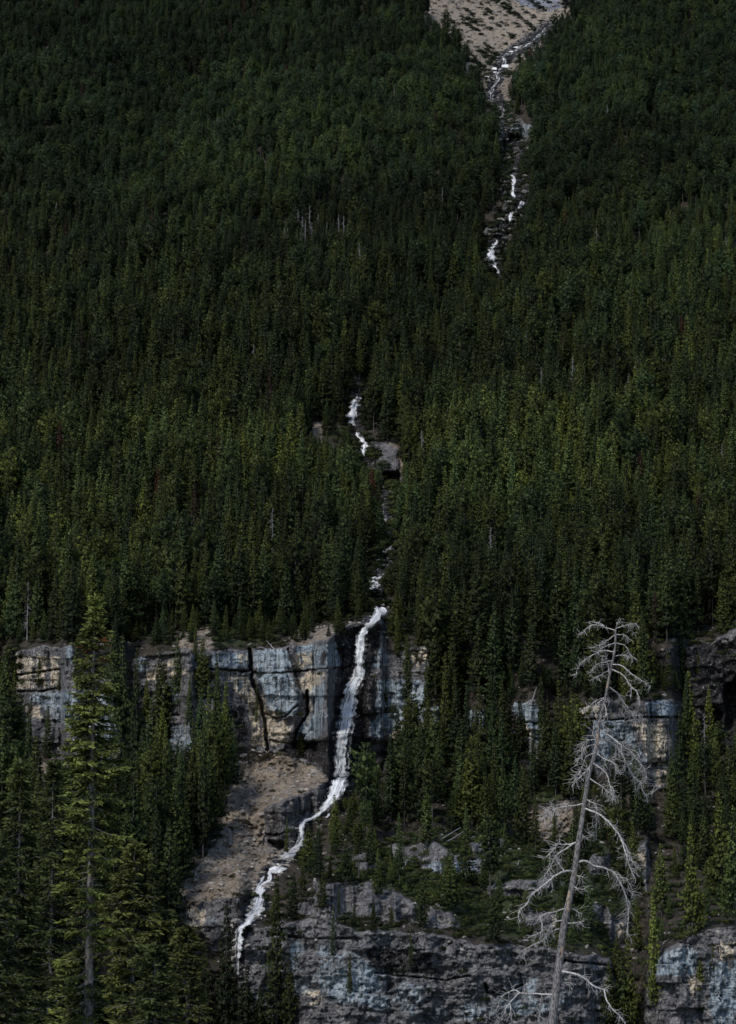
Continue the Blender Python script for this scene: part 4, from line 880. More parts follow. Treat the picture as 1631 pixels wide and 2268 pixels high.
for z, ts in zd.items():
    if z >= 100:
        cxn = (z-100) % 10; rown = (z-100)//10
        where = ('low ', 'middle ', 'high ')[min(2, max(0, 8-rown)//3)]+'in the %s ninth of the forest' % ORD[cxn]
    else: where = ZONES[z][1]
    by = {}
    for t in ts: by.setdefault(lookw(t), []).append(t)
    for lw, tt in by.items():
        tt.sort(key=lambda t: t[6])
        for i, t in enumerate(tt):
            LAB[id(t)] = (lw+' spruce '+where if len(tt) == 1 else '%s from left of %s spruces %s' % (ordn(i), lw, where))
        del tt
def place(t, name, label, cat, group, partn=('trunk', 'crown')):
    h0, cr, tr = kindmesh(t[3]); s = t[4]/h0; w = s*t[8]
    e = bpy.data.objects.new(name, None); COL.objects.link(e); e.location = (t[0], t[1], t[2]-.1); e.rotation_euler = (0, 0, t[5]); e.scale = (w, w, s); e.empty_display_size = .1
    tagp(e, label, cat, group)
    for nm, me in zip(partn, (tr, cr)):
        o = bpy.data.objects.new(nm, me); COL.objects.link(o); o.parent = e
for t in IND: place(t, 'spruce_tree', LAB[id(t)], 'tree', 'spruces standing on the cliffs and lower slope')
def simple_where(t):
    px, py = t[6], t[7]
    v = 'near the top' if py < 300 else 'high' if py < 700 else 'halfway up' if py < 1150 else 'low'
    hz = 'far left' if px < 330 else 'left' if px < 700 else 'beside the ravine' if px < 1180 else 'right' if px < 1450 else 'far right'
    return v, hz
for lst, name, adj, grp, parts in ((sg, 'dead_tree', 'bare silver grey dead tree', 'grey snags among the green forest', ('trunk', 'limbs')), (rs, 'rusty_tree', 'rust brown dying conifer', 'rusty brown conifers in the forest', ('trunk', 'crown'))):
    dd = {}
    for t in lst: dd.setdefault(simple_where(t), []).append(t)
    for (v, hz), tt in dd.items():
        tt.sort(key=lambda t: t[6])
        for i, t in enumerate(tt):
            w = ' %s on the slope, %s' % (v, hz)
            place(t, name, adj+w+('' if len(tt) == 1 else ', %s from left' % ordn(i)), 'tree', grp, parts)
# ------------------------------------------------------------------ uncountable things: point clouds with geometry nodes
def joined(name, parts, seed=0):
    """one mesh from (mesh) parts, keeps leaf attribute and materials"""
    Vs = []; Fs = []; A = []; MI = []; mats = []; o = 0
    for me in parts:
        n = len(me.vertices); v = np.empty(n*3, np.float32); me.vertices.foreach_get('co', v); Vs.append(v.reshape(-1, 3))
        f = np.empty(len(me.loops), np.int32); me.loops.foreach_get('vertex_index', f); f = f.reshape(-1, 4)
        Fs.append(f+o); o += n; a = np.ones((n, 4), np.float32)
        if 'leaf' in me.attributes: me.attributes['leaf'].data.foreach_get('color', a.ravel()); b = np.empty(n*4, np.float32); me.attributes['leaf'].data.foreach_get('color', b); a = b.reshape(-1, 4)
        A.append(a); MI.append(np.full(len(f), len(mats))); mats.append(me.materials[0])
    return mesh_np(name, np.concatenate(Vs), np.concatenate(Fs), {'leaf': np.concatenate(A)}, mats=mats, midx=np.concatenate(MI))
def scatter(name, label, protos, P, idx, rot, scl, mat=None):
    coll = bpy.data.collections.new(name+'_kinds')
    for i, me in enumerate(protos):
        o = bpy.data.objects.new('%s_kind_%02d' % (name, i), me); coll.objects.link(o)
    me = bpy.data.meshes.new(name); me.vertices.add(len(P)); me.vertices.foreach_set('co', np.asarray(P, np.float32).ravel())
    a = me.attributes.new('idx', 'INT', 'POINT'); a.data.foreach_set('value', np.asarray(idx, np.int32))
    a = me.attributes.new('rot', 'FLOAT_VECTOR', 'POINT'); a.data.foreach_set('vector', np.asarray(rot, np.float32).ravel())
    a = me.attributes.new('scl', 'FLOAT_VECTOR', 'POINT'); a.data.foreach_set('vector', np.asarray(scl, np.float32).ravel())
    o = link(name, me); tagp(o, label, None, None, 'stuff')
    ng = bpy.data.node_groups.new(name, 'GeometryNodeTree')
    ng.interface.new_socket('Geometry', in_out='INPUT', socket_type='NodeSocketGeometry'); ng.interface.new_socket('Geometry', in_out='OUTPUT', socket_type='NodeSocketGeometry')
    N = ng.nodes; gi = N.new('NodeGroupInput'); go = N.new('NodeGroupOutput'); ci = N.new('GeometryNodeCollectionInfo'); ci.inputs['Collection'].default_value = coll
    ci.inputs['Separate Children'].default_value = True; ci.inputs['Reset Children'].default_value = True
    ip = N.new('GeometryNodeInstanceOnPoints'); ip.inputs['Pick Instance'].default_value = True
    ng.links.new(gi.outputs[0], ip.inputs['Points']); ng.links.new(ci.outputs[0], ip.inputs['Instance'])
    for nm, dt, sock in (('idx', 'INT', 'Instance Index'), ('rot', 'FLOAT_VECTOR', 'Rotation'), ('scl', 'FLOAT_VECTOR', 'Scale')):
        q = N.new('GeometryNodeInputNamedAttribute'); q.data_type = dt; q.inputs['Name'].default_value = nm; ng.links.new(q.outputs[0], ip.inputs[sock])
    ng.links.new(ip.outputs[0], go.inputs[0])
    md = o.modifiers.new('scatter', 'NODES'); md.node_group = ng
    return o
pm = [joined('tree_kind', [p[2], p[3]]) for p in PROTO]+[joined('tree_kind', [p[1], p[2]]) for p in RUST]+[joined('tree_kind', [p[1], p[2]]) for p in SNAG]
off = {'p': 0, 'r': len(PROTO), 's': len(PROTO)+len(RUST)}
ii = []; PP = []; RR = []; SS = []
for t in REST:
    h0 = kindmesh(t[3])[0]; s = t[4]/h0; w = s*t[8]
    ii.append(off[t[3][0]]+t[3][1]); PP.append((t[0], t[1], t[2]-.1)); RR.append((0, 0, t[5])); SS.append((w, w, s))
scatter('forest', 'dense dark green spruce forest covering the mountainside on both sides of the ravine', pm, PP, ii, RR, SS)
# shrubs: undergrowth on ledges, dark krummholz streaks on the scree
sm = [shrub_soup(s).mesh('shrub_kind', M['needles']) for s in (1, 2, 3)]; spm = [shrub_soup(s).mesh('shrub_kind', M['pale_needles']) for s in (5, 6)]
def pick(weight, n):
    wgt = (area*weight[:-1, :-1]).ravel(); wgt = np.clip(wgt, 0, None); c = np.cumsum(wgt); r = np.searchsorted(c, RNG.random(n)*c[-1]); i, j = np.divmod(r, NC-1)
    u = RNG.random(n); v = RNG.random(n); px = gx[j]+2.3*v; py = gy[i]*(1-u)+gy[i+1]*u
    return np.stack([bil(VX, i, j, u, v), bil(VY, i, j, u, v), bil(VZ, i, j, u, v)], -1), px, py
inview = ((GX > -80) & (GX < 1710) & (GY > -30) & (GY < 2320)).astype(float)
low = ((GY > 1350)).astype(float)*inview*(1-.85*sst(.3, .7, mclf))*(1-.93*sst(.2, .5, mscr))*sst(2, 8, wat)*(MO+.1)
P1, a1, b1 = pick(low, 5200); s1 = RNG.uniform(.35, 1.3, len(P1))
lpx, lpy = GX, GY
streak = (fbm((GX*.66-GY*.75)/9, (GX*.75+GY*.66)/75, 3, 600) > .60)*(GY < 300)*mgul*(GX < 1215)
streak = streak*sst(8, 20, DCH)+.05*mgul*(GY < 380)*sst(8, 14, DCH)
P2, a2, b2 = pick(streak*inview, 620); s2 = RNG.uniform(.8, 2.1, len(P2))
mid = ((GY < 1350) & (GY > 230)).astype(float)*inview*sst(45, 14, DCH)*sst(6, 10, DCH)
P3, a3, b3 = pick(mid, 1500); s3 = RNG.uniform(.8, 2.2, len(P3))
P = np.concatenate([P1, P2, P3]); s = np.concatenate([s1, s2, s3]); n = len(P)
scatter('undergrowth', 'low dark juniper and krummholz scrub on ledges and scree', sm, P, RNG.integers(0, 3, n), np.stack([0*s, 0*s, RNG.uniform(0, 6, n)], -1), np.stack([s*1.2, s*1.2, s*.8], -1))
st = [rock_mesh(s, M['stone'], .6, 1) for s in (1, 2, 3, 4)]+[rock_mesh(s, M['wetstone'], .6, 1) for s in (5, 6)]
lowr = inview*(GY > 1380)*(1-.8*sst(.3, .7, mclf))*(sst(.2, .5, mscr)*1.0+.22)
P1, a1, b1 = pick(lowr, 5200); s1 = .10+RNG.random(len(P1))**4*.75+np.where(RNG.random(len(P1)) < .012, RNG.uniform(.4, 1.1, len(P1)), 0); i1 = RNG.integers(0, 4, len(P1))
gl = inview*(GY < 700)*(mgul*.25+sst(26, 8, DCH)*1.2); P2, a2, b2 = pick(gl, 4800); s2 = .4+RNG.random(len(P2))**3*1.7; dd = samp(DCH, a2, b2); i2 = np.where(dd < 15, RNG.choice([0, 4, 5, 4, 5], len(P2)), RNG.integers(0, 4, len(P2)))
mdl = inview*(GY > 700)*sst(22, 8, DCH); mdl = mdl*np.where((GY > 1725) & (GY < 2060), np.where(GY > 1925, sst(9, 13, DCH)*4, np.where(DCH < 16, 5, 1)), 1); P3, a3, b3 = pick(mdl, 1500); s3 = .2+RNG.random(len(P3))**3*1.0+np.where((b3 > 1725) & (RNG.random(len(P3)) < .3), .75, 0); i3 = RNG.choice([0, 1, 4, 5, 5], len(P3))
P = np.concatenate([P1, P2, P3]); s = np.concatenate([s1, s2, s3]); n = len(P)
scatter('loose_stones', 'loose pale and dark stones strewn over the scree and stream bed', st, P, np.concatenate([i1, i2, i3]), RNG.uniform(0, 6, (n, 3))*np.array([.1, .1, 1]), np.stack([s, s*.9, s*.8], -1))
# ------------------------------------------------------------------ single small things on the slope
def sit(px, py, up=0.):
    X, Y, Z = ground(px, py); return (float(X), float(Y), float(Z)+up)
BOUL = [(520, 2088, 11, 'stone', 'rounded tan boulder beside the lowest waterfall', .9), (585, 1921, 4, 'wetstone', 'flat dark boulder in the lower rapids', .6), (703, 1874, 9, 'wetstone', 'dark wet boulder below the side strand of water', .8), (711, 1830, 5, 'stone', 'pale boulder perched on the dark ledge beside the rapids', .8),
 (716, 1802, 5, 'stone', 'pale angular boulder splitting the rapids', .6), (452, 2062, 15, 'stone', 'large cream boulder at the foot of the scree', .9), (612, 1905, 5, 'wetstone', 'small dark boulder at the edge of the rapids', .7), (1095, 172, 5, 'stone', 'tan boulder lying in the gully stream bed', .6),
 (1113, 178, 5, 'wetstone', 'dark boulder lying in the gully stream bed', .7), (1113, 256, 5, 'stone', 'cream boulder where the gully narrows', .6), (1545, 1735, 13, 'wetstone', 'big dark boulder below the right-hand chasm', .9), (1570, 1680, 16, 'wetstone', 'largest dark block under the right-hand chasm', 1.0),
 (1565, 1600, 14, 'wetstone', 'rounded dark block left of the chasm mouth', .8), (562, 1664, 6, 'stone', 'pale boulder at the foot of the vertical crack', .8), (640, 1945, 6, 'stone', 'grey boulder beside the lower rapids', .6), (980, 1985, 5, 'stone', 'pale boulder on the slope above the lower cliff', .7)]
for i, (px, py, r, mt, lab, fl) in enumerate(BOUL):
    X, Y, Z = sit(px, py); s = r*Y/FOC
    o = link('boulder', rock_mesh(700+i, M[mt], fl), None); o.location = (X, Y, Z+s*.25); o.scale = (s, s*.9, s); o.rotation_euler = (0, 0, i*1.7)
    tagp(o, lab, 'boulder', 'boulders along the stream and cliffs')
SNOW = [(1120, 150, 8.5, 5.5, 'largest white snow patch, right of the gully stream'), (1096, 155, 5.5, 4.2, 'round white snow patch left of the gully stream'), (1145, 108, 5.5, 3, 'uppermost small snow patch in the gully'), (1134, 117, 5, 1.8, 'thin streak of snow under the uppermost patch'),
 (1078, 173, 5, 2.2, 'lowest small snow patch at the left bank'), (1097, 163, 4, 1.6, 'tiny snow patch just under the round one')]
import bmesh
for i, (px, py, rx, ry, lab) in enumerate(SNOW):
    X, Y, Z = sit(px, py); k = Y/FOC; bm = bmesh.new(); bmesh.ops.create_icosphere(bm, subdivisions=4, radius=1)
    for v in bm.verts:
        a = math.atan2(v.co.y, v.co.x); f = 1+.28*(float(vn(math.cos(a)*2+i*7, math.sin(a)*2, 9))-.5)*2; v.co.x *= f; v.co.y *= f; v.co.z *= .28+.1*float(vn(v.co.x*2, v.co.y*2, i))
    me = bpy.data.meshes.new('snow_patch'); bm.to_mesh(me); bm.free(); me.materials.append(M['snow'])
    for p in me.polygons: p.use_smooth = True
    o = link('snow_patch', me); sl = math.radians(28); o.location = (X, Y-.6, Z+.6); o.rotation_euler = (sl+.25, 0, 0); o.scale = (rx*k*1.25, ry*k*1.3/math.sin(sl+.45), ry*k*1.6)
    tagp(o, lab, 'snow patch', 'old snow lying in the gully')
LOGS = [((671, 1443), (692, 1412), 'bleached log leaning over the rim of the waterfall cliff'), ((455, 1321), (474, 1337), 'thin pale log on the ledge at upper left'), ((939, 1883), (1020, 1833), 'long bleached log, upper of the crossed pair on the right slope'), ((945, 1890), (1026, 1842), 'long bleached log, lower of the crossed pair on the right slope'),
 ((1090, 1972), (1109, 1930), 'split white log on the slope left of the leaning dead trunk'), ((886, 1934), (903, 1905), 'thin grey log lying above the lower cliff'), ((511, 1873), (512, 1841), 'pale upright stump on the scree'), ((558, 1745), (577, 1764), 'short log lying on the upper scree'), ((1135, 1585), (1180, 1560), 'bleached log on the rim of the wooded cliff'),
 ((1175, 1562), (1190, 1520), 'forked white log leaning against the rim trees'), ((1180, 1512), (1192, 1503), 'small broken log above the wooded cliff'), ((596, 1700), (618, 1712), 'thin log on the mossy bench under the cliff'), ((253, 1955), (268, 1925), 'pale log behind the foreground spruce'), ((1310, 1870), (1322, 1855), 'short broken branch lying on the brown bank'),
 ((610, 1440), (590, 1418), 'small fallen trunk above the vertical crack'), ((1140, 1932), (1150, 1905), 'small pale log in front of dark shrubs')]
for i, (a, b, lab) in enumerate(LOGS):
    da = float(samp(DEP, *a)); db = float(samp(DEP, *b)); d = min(da, db)
    pa = np.array(pt(*a, min(da, d+3))); pb = np.array(pt(*b, min(db, d+6))); pa[1] -= .25; pb[1] -= .25; n = 7
    t_ = np.linspace(0, 1, n)[:, None]; P = pa*(1-t_)+pb*t_; P[1:-1] += np.random.default_rng(i).normal(0, .06, (n-2, 3))
    V, F = tube(P, np.linspace(.17, .05, n), 6); parts = [(V, F)]
    g = np.random.default_rng(50+i)
    for _ in range(5):
        q = P[g.integers(1, n)]; e = q+g.normal(0, .6, 3); parts.append(tube(np.array([q, (q+e)/2, e]), [.05, .035, .015], 4))
    V, F = merge(parts); c = V.mean(0); o = link('fallen_log', mesh_np('fallen_log', V-c, F, smooth=True, mats=[M['snag']])); o.location = c; tagp(o, lab, 'log', 'fallen logs on the slopes')
# pale green shrubs by the water
for i, (px, py, r, lab) in enumerate([(868, 1232, 11, 'pale green shrub beside the broken trickle'), (862, 1222, 8, 'small pale green shrub left of the larger one by the trickle'), (745, 975, 11, 'bright green bush in the clearing left of the stepped cascade'), (757, 962, 8, 'smaller bright bush behind the bright clearing bush'), (761, 985, 8, 'light green bush below the clearing'), (709, 985, 7, 'pale bush at the foot of the bare tan patch'), (861, 1262, 6, 'tiny pale shrub under the broken trickle')]):
    X, Y, Z = sit(px, py+r*.5); k = r*Y/FOC
    o = link('shrub', spm[i % 2]); o.location = (X, Y-.5, Z); o.scale = (k, k, k*1.3); tagp(o, lab, 'shrub', 'pale shrubs by the water')

# ------------------------------------------------------------------ foreground spruces
def near_spruce(cx_, top, depth, prof, seed, mat, label, vis=(None, None), gap=.17, wscale=1.0, cone=False, thick=.012, fork=0):
    """prof: list of (py, half width px) read off the photograph, gives the crown's radius by height"""
    g = np.random.default_rng(seed); k = depth/FOC; X0, Y0, Z0 = pt(cx_, top, depth); zb = vfloor(X0, Y0); H = Z0-zb
    py = np.array([p[0] for p in prof], float); rr = np.array([p[1] for p in prof], float)*k; hz = (py-top)*k      # distance below top
    S = Soup(); tubes = []; conesQ = []; d = .12; zvis = 1e9
    dmax = (PH+160-top)*k
    def twig(S, p, dr, L, w, s, hang, rn, tipc, red=0.):
        n = 2; e = p+dr*L+np.array([0, 0, -hang*L]); m_ = (p+e)/2+np.array([0, 0, .04*L])
        for q in range(2):
            up = g.normal(0, 1, 3); wv = np.cross(e-p, up); wv = wv/(np.linalg.norm(wv)+1e-6)*w
            a0 = (s*.45, rn, red); a1 = (tipc, rn, red)
            Q = np.stack([p-wv*.6, m_-wv, m_+wv, p+wv*.6]); Q2 = np.stack([m_-wv, e-wv*.25, e+wv*.25, m_+wv])
            S.q.append(Q[None].astype(np.float32)); S.a.append(np.array([[a0, a1, a1, a0]], np.float32)*np.array([1, 1, 1], np.float32))
            S.q.append(Q2[None].astype(np.float32)); S.a.append(np.array([[a1, (min(1, tipc*1.25), rn, red)]*2], np.float32).reshape(1, 4, 3))
    while d < min(H-1, dmax):
        R = np.interp(d, hz, rr)*wscale; a = g.uniform(0, 6.283)
        L = max(.10, R*g.uniform(.68, 1.15))*(1.2 if g.random() < .10 else 1)
        if g.random() < .10: L *= .5
        t = d/H; rise = .35*(1-min(1, d/1.6))
        m = max(5, int(L/.085)); s = np.linspace(0, 1, m); droop = g.uniform(.10, .42)*min(1, d/2.5)
        bend = g.normal(0, .22); aa = a+bend*s
        r_ = s*L; zz = -d+rise*r_-droop*r_*1.25+(.30*L)*np.clip(s-.35, 0, 1)**1.7
        B = np.stack([np.cos(aa)*r_, np.sin(aa)*r_, zz], -1); B += np.cumsum(g.normal(0, .008, B.shape), 0)
        if L > .45: tubes.append(tube(B, np.interp(s, [0, 1], [.010+.010*L, .004]), 4))
        T_ = np.gradient(B, axis=0); T_ /= np.linalg.norm(T_, axis=1, keepdims=True)+1e-9; brn = g.random()
        red = 0.
        if cone and d < 2.4 and d > .7: red = 1.0 if g.random() < .22 else 0.
        st = .28 if (L > 1.0 and d > 3) else .10
        if L > .9 and g.random() < .15: st = .55
        for q in range(m):
            if s[q] < st: continue
            side = np.cross(T_[q], [0, 0, 1]); side /= np.linalg.norm(side)+1e-9
            tl = (.17+.30*L*(1-s[q]*.75)*(.35+s[q])) * g.uniform(.6, 1.25); tl = min(tl, .62)
            for sg_ in (-1, 1):
                if g.random() < .08: continue
                dr = T_[q]*g.uniform(.45, .9)+side*sg_*g.uniform(.5, 1.0)+np.array([0, 0, g.normal(0, .16)]); dr /= np.linalg.norm(dr)
                if tl > .26:
                    n3 = int(tl/.06)
                    for u in range(n3):
                        f = (u+.6)/n3; p = B[q]+dr*tl*f*.9+np.array([0, 0, -.12*tl*f])
                        d3 = dr*.8+np.cross(dr, [0, 0, 1])*g.choice([-1, 1])*g.uniform(.3, .9)+np.array([0, 0, g.normal(.05, .25)]); d3 /= np.linalg.norm(d3)
                        twig(S, p, d3, g.uniform(.12, .21), .030, s[q]*.6+.3*f, g.uniform(-.1, .35), .6*brn+.4*g.random(), min(1, .35+.55*s[q]+.2*f), red*(g.random() < .6))
                    tubes.append(tube(np.array([B[q], B[q]+dr*tl*.5+[0, 0, -.06*tl], B[q]+dr*tl*.9+[0, 0, -.12*tl]]), [.006, .004, .003], 3))
                else: twig(S, B[q], dr, tl*1.15, .034, s[q], g.uniform(0, .4), .6*brn+.4*g.random(), min(1, .35+.6*s[q]), red*(g.random() < .6))
        twig(S, B[-1], T_[-1], .16, .03, 1, 0, brn, 1, 0)
        d += gap*g.uniform(.25, .75)*(.4+.6*min(1, d/2.5))*(2.1 if (cone and d > 6) else 1)
    # leader
    for q in range(14): twig(S, np.array([0, 0, -.30+.022*q]), np.array([g.normal(0, .4), g.normal(0, .4), 1.])/1.15, .13, .02, 1, 0, .6, .9)
    e = bpy.data.objects.new('foreground_spruce', None); COL.objects.link(e); e.location = (X0, Y0, zb); e.empty_display_size = .1
    tagp(e, label, 'tree', 'tall spruces in the near left corner')
    V, F, A = S.arrays(); V = V+np.array([0, 0, H], np.float32)
    link('crown', mesh_np('crown', V, F, {'leaf': A}, mats=[mat]), None, e)
    n = 26; z = np.linspace(-.4, H+.05, n); P = np.stack([g.normal(0, .012, n), g.normal(0, .012, n), z], -1); r0 = thick*H*.62
    V, F = tube(P, np.interp(z, [0, H*.25, H*.75, H], [r0*1.05, r0*.85, r0*.34, .008]), 10)
    tr = link('trunk', mesh_np('trunk', V, F, smooth=True, mats=[M['near_bark']]), None, e)
    st = [(V_+np.array([0, 0, H]), F_) for V_, F_ in tubes]
    for _ in range(70):
        zz = g.uniform(H*.25, H-1.5); a = g.uniform(0, 6.28); L = g.uniform(.15, .8); dr = np.array([math.cos(a), math.sin(a), g.uniform(-.4, .2)])
        p = np.array([0, 0, zz]); st.append(tube(np.array([p, p+dr*L*.5+[0, 0, g.normal(0, .03)], p+dr*L+[0, 0, -.1*L+g.normal(0, .05)]]), [.012, .008, .004], 4))
    V, F = merge(st); link('boughs', mesh_np('boughs', V, F, mats=[M['twig']]), None, e)
    return len(S.q)
near_spruce(211, 1318, 80, [(1318, 2), (1340, 7), (1380, 18), (1420, 29), (1480, 35), (1560, 48), (1640, 57), (1720, 64), (1780, 70), (1850, 58), (1950, 76), (2050, 78), (2200, 84), (2400, 90)], 1, M['near_needles'],
            'tallest foreground spruce at left with reddish cones under its tip and pale trunk showing', gap=.062, cone=True, thick=.0155)
near_spruce(47, 1684, 76, [(1684, 3), (1720, 18), (1800, 34), (1900, 42), (2000, 50), (2200, 64), (2400, 75)], 2, M['shaded_needles'], 'leftmost foreground spruce with a narrow dark crown at the frame edge', gap=.075)
near_spruce(120, 1680, 88, [(1680, 3), (1720, 16), (1800, 32), (1900, 40), (2000, 48), (2200, 58), (2400, 70)], 3, M['shaded_needles'], 'slim foreground spruce just left of the tallest one', gap=.08)
near_spruce(300, 1862, 72, [(1862, 6), (1900, 22), (1950, 42), (1990, 72), (2050, 56), (2150, 60), (2300, 66)], 4, M['gold_needles'], 'yellow-tipped foreground spruce right of the tallest one', gap=.08)
near_spruce(417, 2050, 70, [(2050, 6), (2085, 26), (2130, 34), (2200, 40), (2400, 50)], 5, M['gold_needles'], 'small golden-tipped spruce top farthest right in the near corner', gap=.075)
near_spruce(-25, 1830, 70, [(1830, 4), (1900, 40), (2050, 60), (2200, 80), (2400, 90)], 6, M['shaded_needles'], 'foreground spruce cut off by the left edge of the photo', gap=.08)
near_spruce(345, 2090, 66, [(2090, 6), (2130, 36), (2200, 50), (2300, 60)], 7, M['shaded_needles'], 'low dark spruce top between the golden spruces at the bottom', gap=.075)
if 0: near_spruce(150, 1985, 68, [(1985, 4), (2040, 30), (2120, 44), (2300, 60)], 8, M['shaded_needles'], 'young spruce top in front of the pale trunk of the tallest spruce', gap=.08)

# ------------------------------------------------------------------ bleached dead tree leaning at right
DD = 70.0; KD = DD/FOC; g = np.random.default_rng(5)
TR = [(1190, 2450, 24), (1212, 2330, 22.5), (1223, 2268, 21), (1238.5, 2139, 20), (1250, 2047, 17.5), (1269, 1955, 15), (1281, 1870, 13.5), (1290, 1813, 12), (1298, 1755, 11), (1306.5, 1708, 11), (1319, 1666, 10.5), (1324, 1628, 8.5), (1329, 1594, 8), (1339.5, 1555, 7.5), (1345, 1524, 6.5), (1353, 1483, 6), (1362, 1441, 5.5), (1364, 1403, 4.5), (1364, 1392, 3.5), (1370, 1380, 2)]
Pt = np.array([pt(a, b, DD) for a, b, c in TR]); Rt = np.array([c*.44*KD for a, b, c in TR])
dirn = Pt[0]-Pt[1]; zf = vfloor(Pt[0][0], DD); foot = Pt[0]+dirn/abs(dirn[2])*(Pt[0][2]-zf+.5)
Pt = np.vstack([foot, Pt]); Rt = np.r_[Rt[0]*1.35, Rt]
base = foot.copy(); E = bpy.data.objects.new('dead_tree', None); COL.objects.link(E); E.location = base; E.empty_display_size = .1
tagp(E, 'large bleached leafless tree leaning right in front of the cliffs, with peeling dark trunk', 'tree')
Pf = spline(Pt, 160); dpar = np.r_[0, np.cumsum(np.linalg.norm(np.diff(Pt, axis=0), axis=1))]; Rf = np.interp(np.linspace(0, dpar[-1], 160), dpar, Rt)
Rf = Rf*(1+.10*(vn(np.arange(160)/3., np.zeros(160), 3)-.5)); V, F = tube(Pf, Rf, 14)
link('trunk', mesh_np('trunk', V-base, F, smooth=True, mats=[M['dead_bark']]), None, E)
B3 = [[(855, 240), (800, 215), (770, 190), (720, 180), (690, 172)], [(860, 225), (866, 195), (889, 175), (893, 158)], [(862, 222), (920, 200), (960, 190), (1000, 185)], [(785, 200), (740, 195), (700, 200), (670, 225), (640, 262)], [(885, 250), (930, 265), (955, 300)], [(930, 200), (960, 230), (992, 268)],
 [(848, 268), (800, 300), (750, 330), (700, 345)], [(855, 300), (780, 340), (740, 375)], [(845, 355), (780, 360), (720, 385), (650, 430), (620, 470), (600, 520)], [(880, 302), (920, 330), (945, 370), (985, 415)], [(850, 400), (900, 390), (940, 400), (975, 430)], [(818, 520), (812, 450), (795, 402), (775, 395), (775, 425)],
 [(845, 440), (900, 455), (940, 490), (990, 525), (1040, 558), (1085, 595)], [(850, 485), (900, 510), (940, 560), (960, 600), (955, 660)], [(955, 590), (1000, 630), (1012, 680), (1015, 712)], [(825, 485), (790, 500), (760, 520), (700, 548)], [(840, 430), (760, 440), (720, 470), (695, 520)],
 [(815, 590), (870, 630), (900, 670), (930, 720), (970, 770), (1002, 808)], [(820, 600), (880, 640), (905, 700), (950, 760), (1030, 778)], [(805, 600), (812, 660), (810, 695)], [(795, 665), (760, 670), (720, 690), (690, 720), (655, 755)], [(795, 665), (740, 700), (710, 765)], [(785, 695), (800, 760), (780, 805), (740, 825)],
 [(760, 805), (800, 850), (832, 872)], [(755, 850), (760, 920), (800, 930), (860, 965), (900, 1010), (930, 1070), (960, 1130), (985, 1185)], [(757, 868), (830, 910), (880, 950), (950, 1000), (1000, 1062)], [(850, 950), (900, 1020), (922, 1080), (900, 1095)], [(725, 940), (715, 890), (725, 860), (745, 820)], [(742, 880), (760, 910), (790, 945)],
 [(740, 925), (680, 935), (640, 975), (615, 1005)], [(735, 960), (670, 980), (640, 1040), (608, 1062)], [(730, 1005), (670, 1040), (650, 1100), (600, 1190), (580, 1232)], [(725, 1060), (690, 1110), (650, 1150), (610, 1192)], [(735, 1010), (790, 1050), (850, 1080), (870, 1150)], [(722, 1080), (800, 1140), (820, 1210), (855, 1300)],
 [(860, 970), (862, 1040), (830, 1085)], [(930, 1080), (960, 1150), (1020, 1210), (1050, 1280), (1102, 1268)], [(1000, 1050), (1040, 1110), (1060, 1172)], [(705, 1180), (760, 1220), (810, 1260), (862, 1305)], [(675, 1300), (710, 1330), (735, 1345), (738, 1376)], [(665, 1345), (600, 1350), (520, 1358), (470, 1376), (440, 1400)]]
B6 = [[(758, 72), (690, 80), (640, 85), (600, 95), (560, 120), (492, 163)], [(600, 90), (570, 105), (530, 108)], [(768, 30), (800, 60), (820, 65), (825, 130), (825, 180), (815, 230), (775, 264)], [(762, 97), (830, 120), (880, 155), (930, 210), (965, 260), (1000, 320), (1020, 380), (1050, 420), (1068, 437)], [(965, 265), (990, 330), (1010, 400), (1042, 492)],
 [(730, 235), (760, 260), (778, 273)], [(715, 285), (650, 300), (600, 298), (580, 330), (540, 370), (515, 385)], [(712, 285), (640, 330), (590, 370), (560, 430), (530, 480), (520, 512)], [(705, 392), (770, 395), (810, 425), (870, 435), (930, 470), (960, 520), (985, 570), (1005, 640), (1010, 710), (1003, 822)], [(950, 490), (1000, 500), (1030, 560), (1047, 600)],
 [(695, 447), (640, 455), (590, 480), (540, 520), (490, 560), (450, 590), (430, 640), (390, 670), (375, 710), (385, 747)], [(640, 455), (600, 400), (585, 372)], [(700, 475), (730, 482), (752, 490)], [(680, 543), (720, 555), (765, 558)], [(660, 670), (600, 685), (540, 700), (500, 720), (470, 762)], [(675, 668), (705, 680), (741, 702)],
 [(645, 745), (590, 745), (560, 770), (540, 810), (520, 852)], [(655, 750), (720, 750), (757, 740)], [(640, 785), (580, 795), (540, 830), (520, 882)], [(500, 850), (440, 890), (400, 930), (395, 962)], [(505, 720), (515, 790), (480, 820), (430, 830)], [(620, 1022), (700, 1045), (760, 1075), (810, 1115), (860, 1135), (890, 1141)],
 [(868, 1138), (880, 1190), (920, 1250), (960, 1290), (998, 1340)], [(620, 1080), (660, 1110), (692, 1132)], [(590, 1158), (500, 1162), (440, 1160), (380, 1155), (360, 1140), (310, 1155), (270, 1190), (262, 1242)], [(380, 1160), (330, 1210), (300, 1250), (285, 1290), (243, 1332)], [(512, 1190), (500, 1250), (498, 1338)], [(330, 1210), (330, 1260), (318, 1302)]]
BR = [[c3(*p) for p in b] for b in B3]+[[c6(*p) for p in b] for b in B6]
tip3 = {}
nodes = []      # points already placed, to hang side branches on
for p, r in zip(Pf, Rf): nodes.append((p, 0))
NP = [np.array([p for p in Pf])]
tw_parts = []
def proj_np(P): a, b = proj(P[:, 0], P[:, 1], P[:, 2]); return np.stack([a, b], -1)
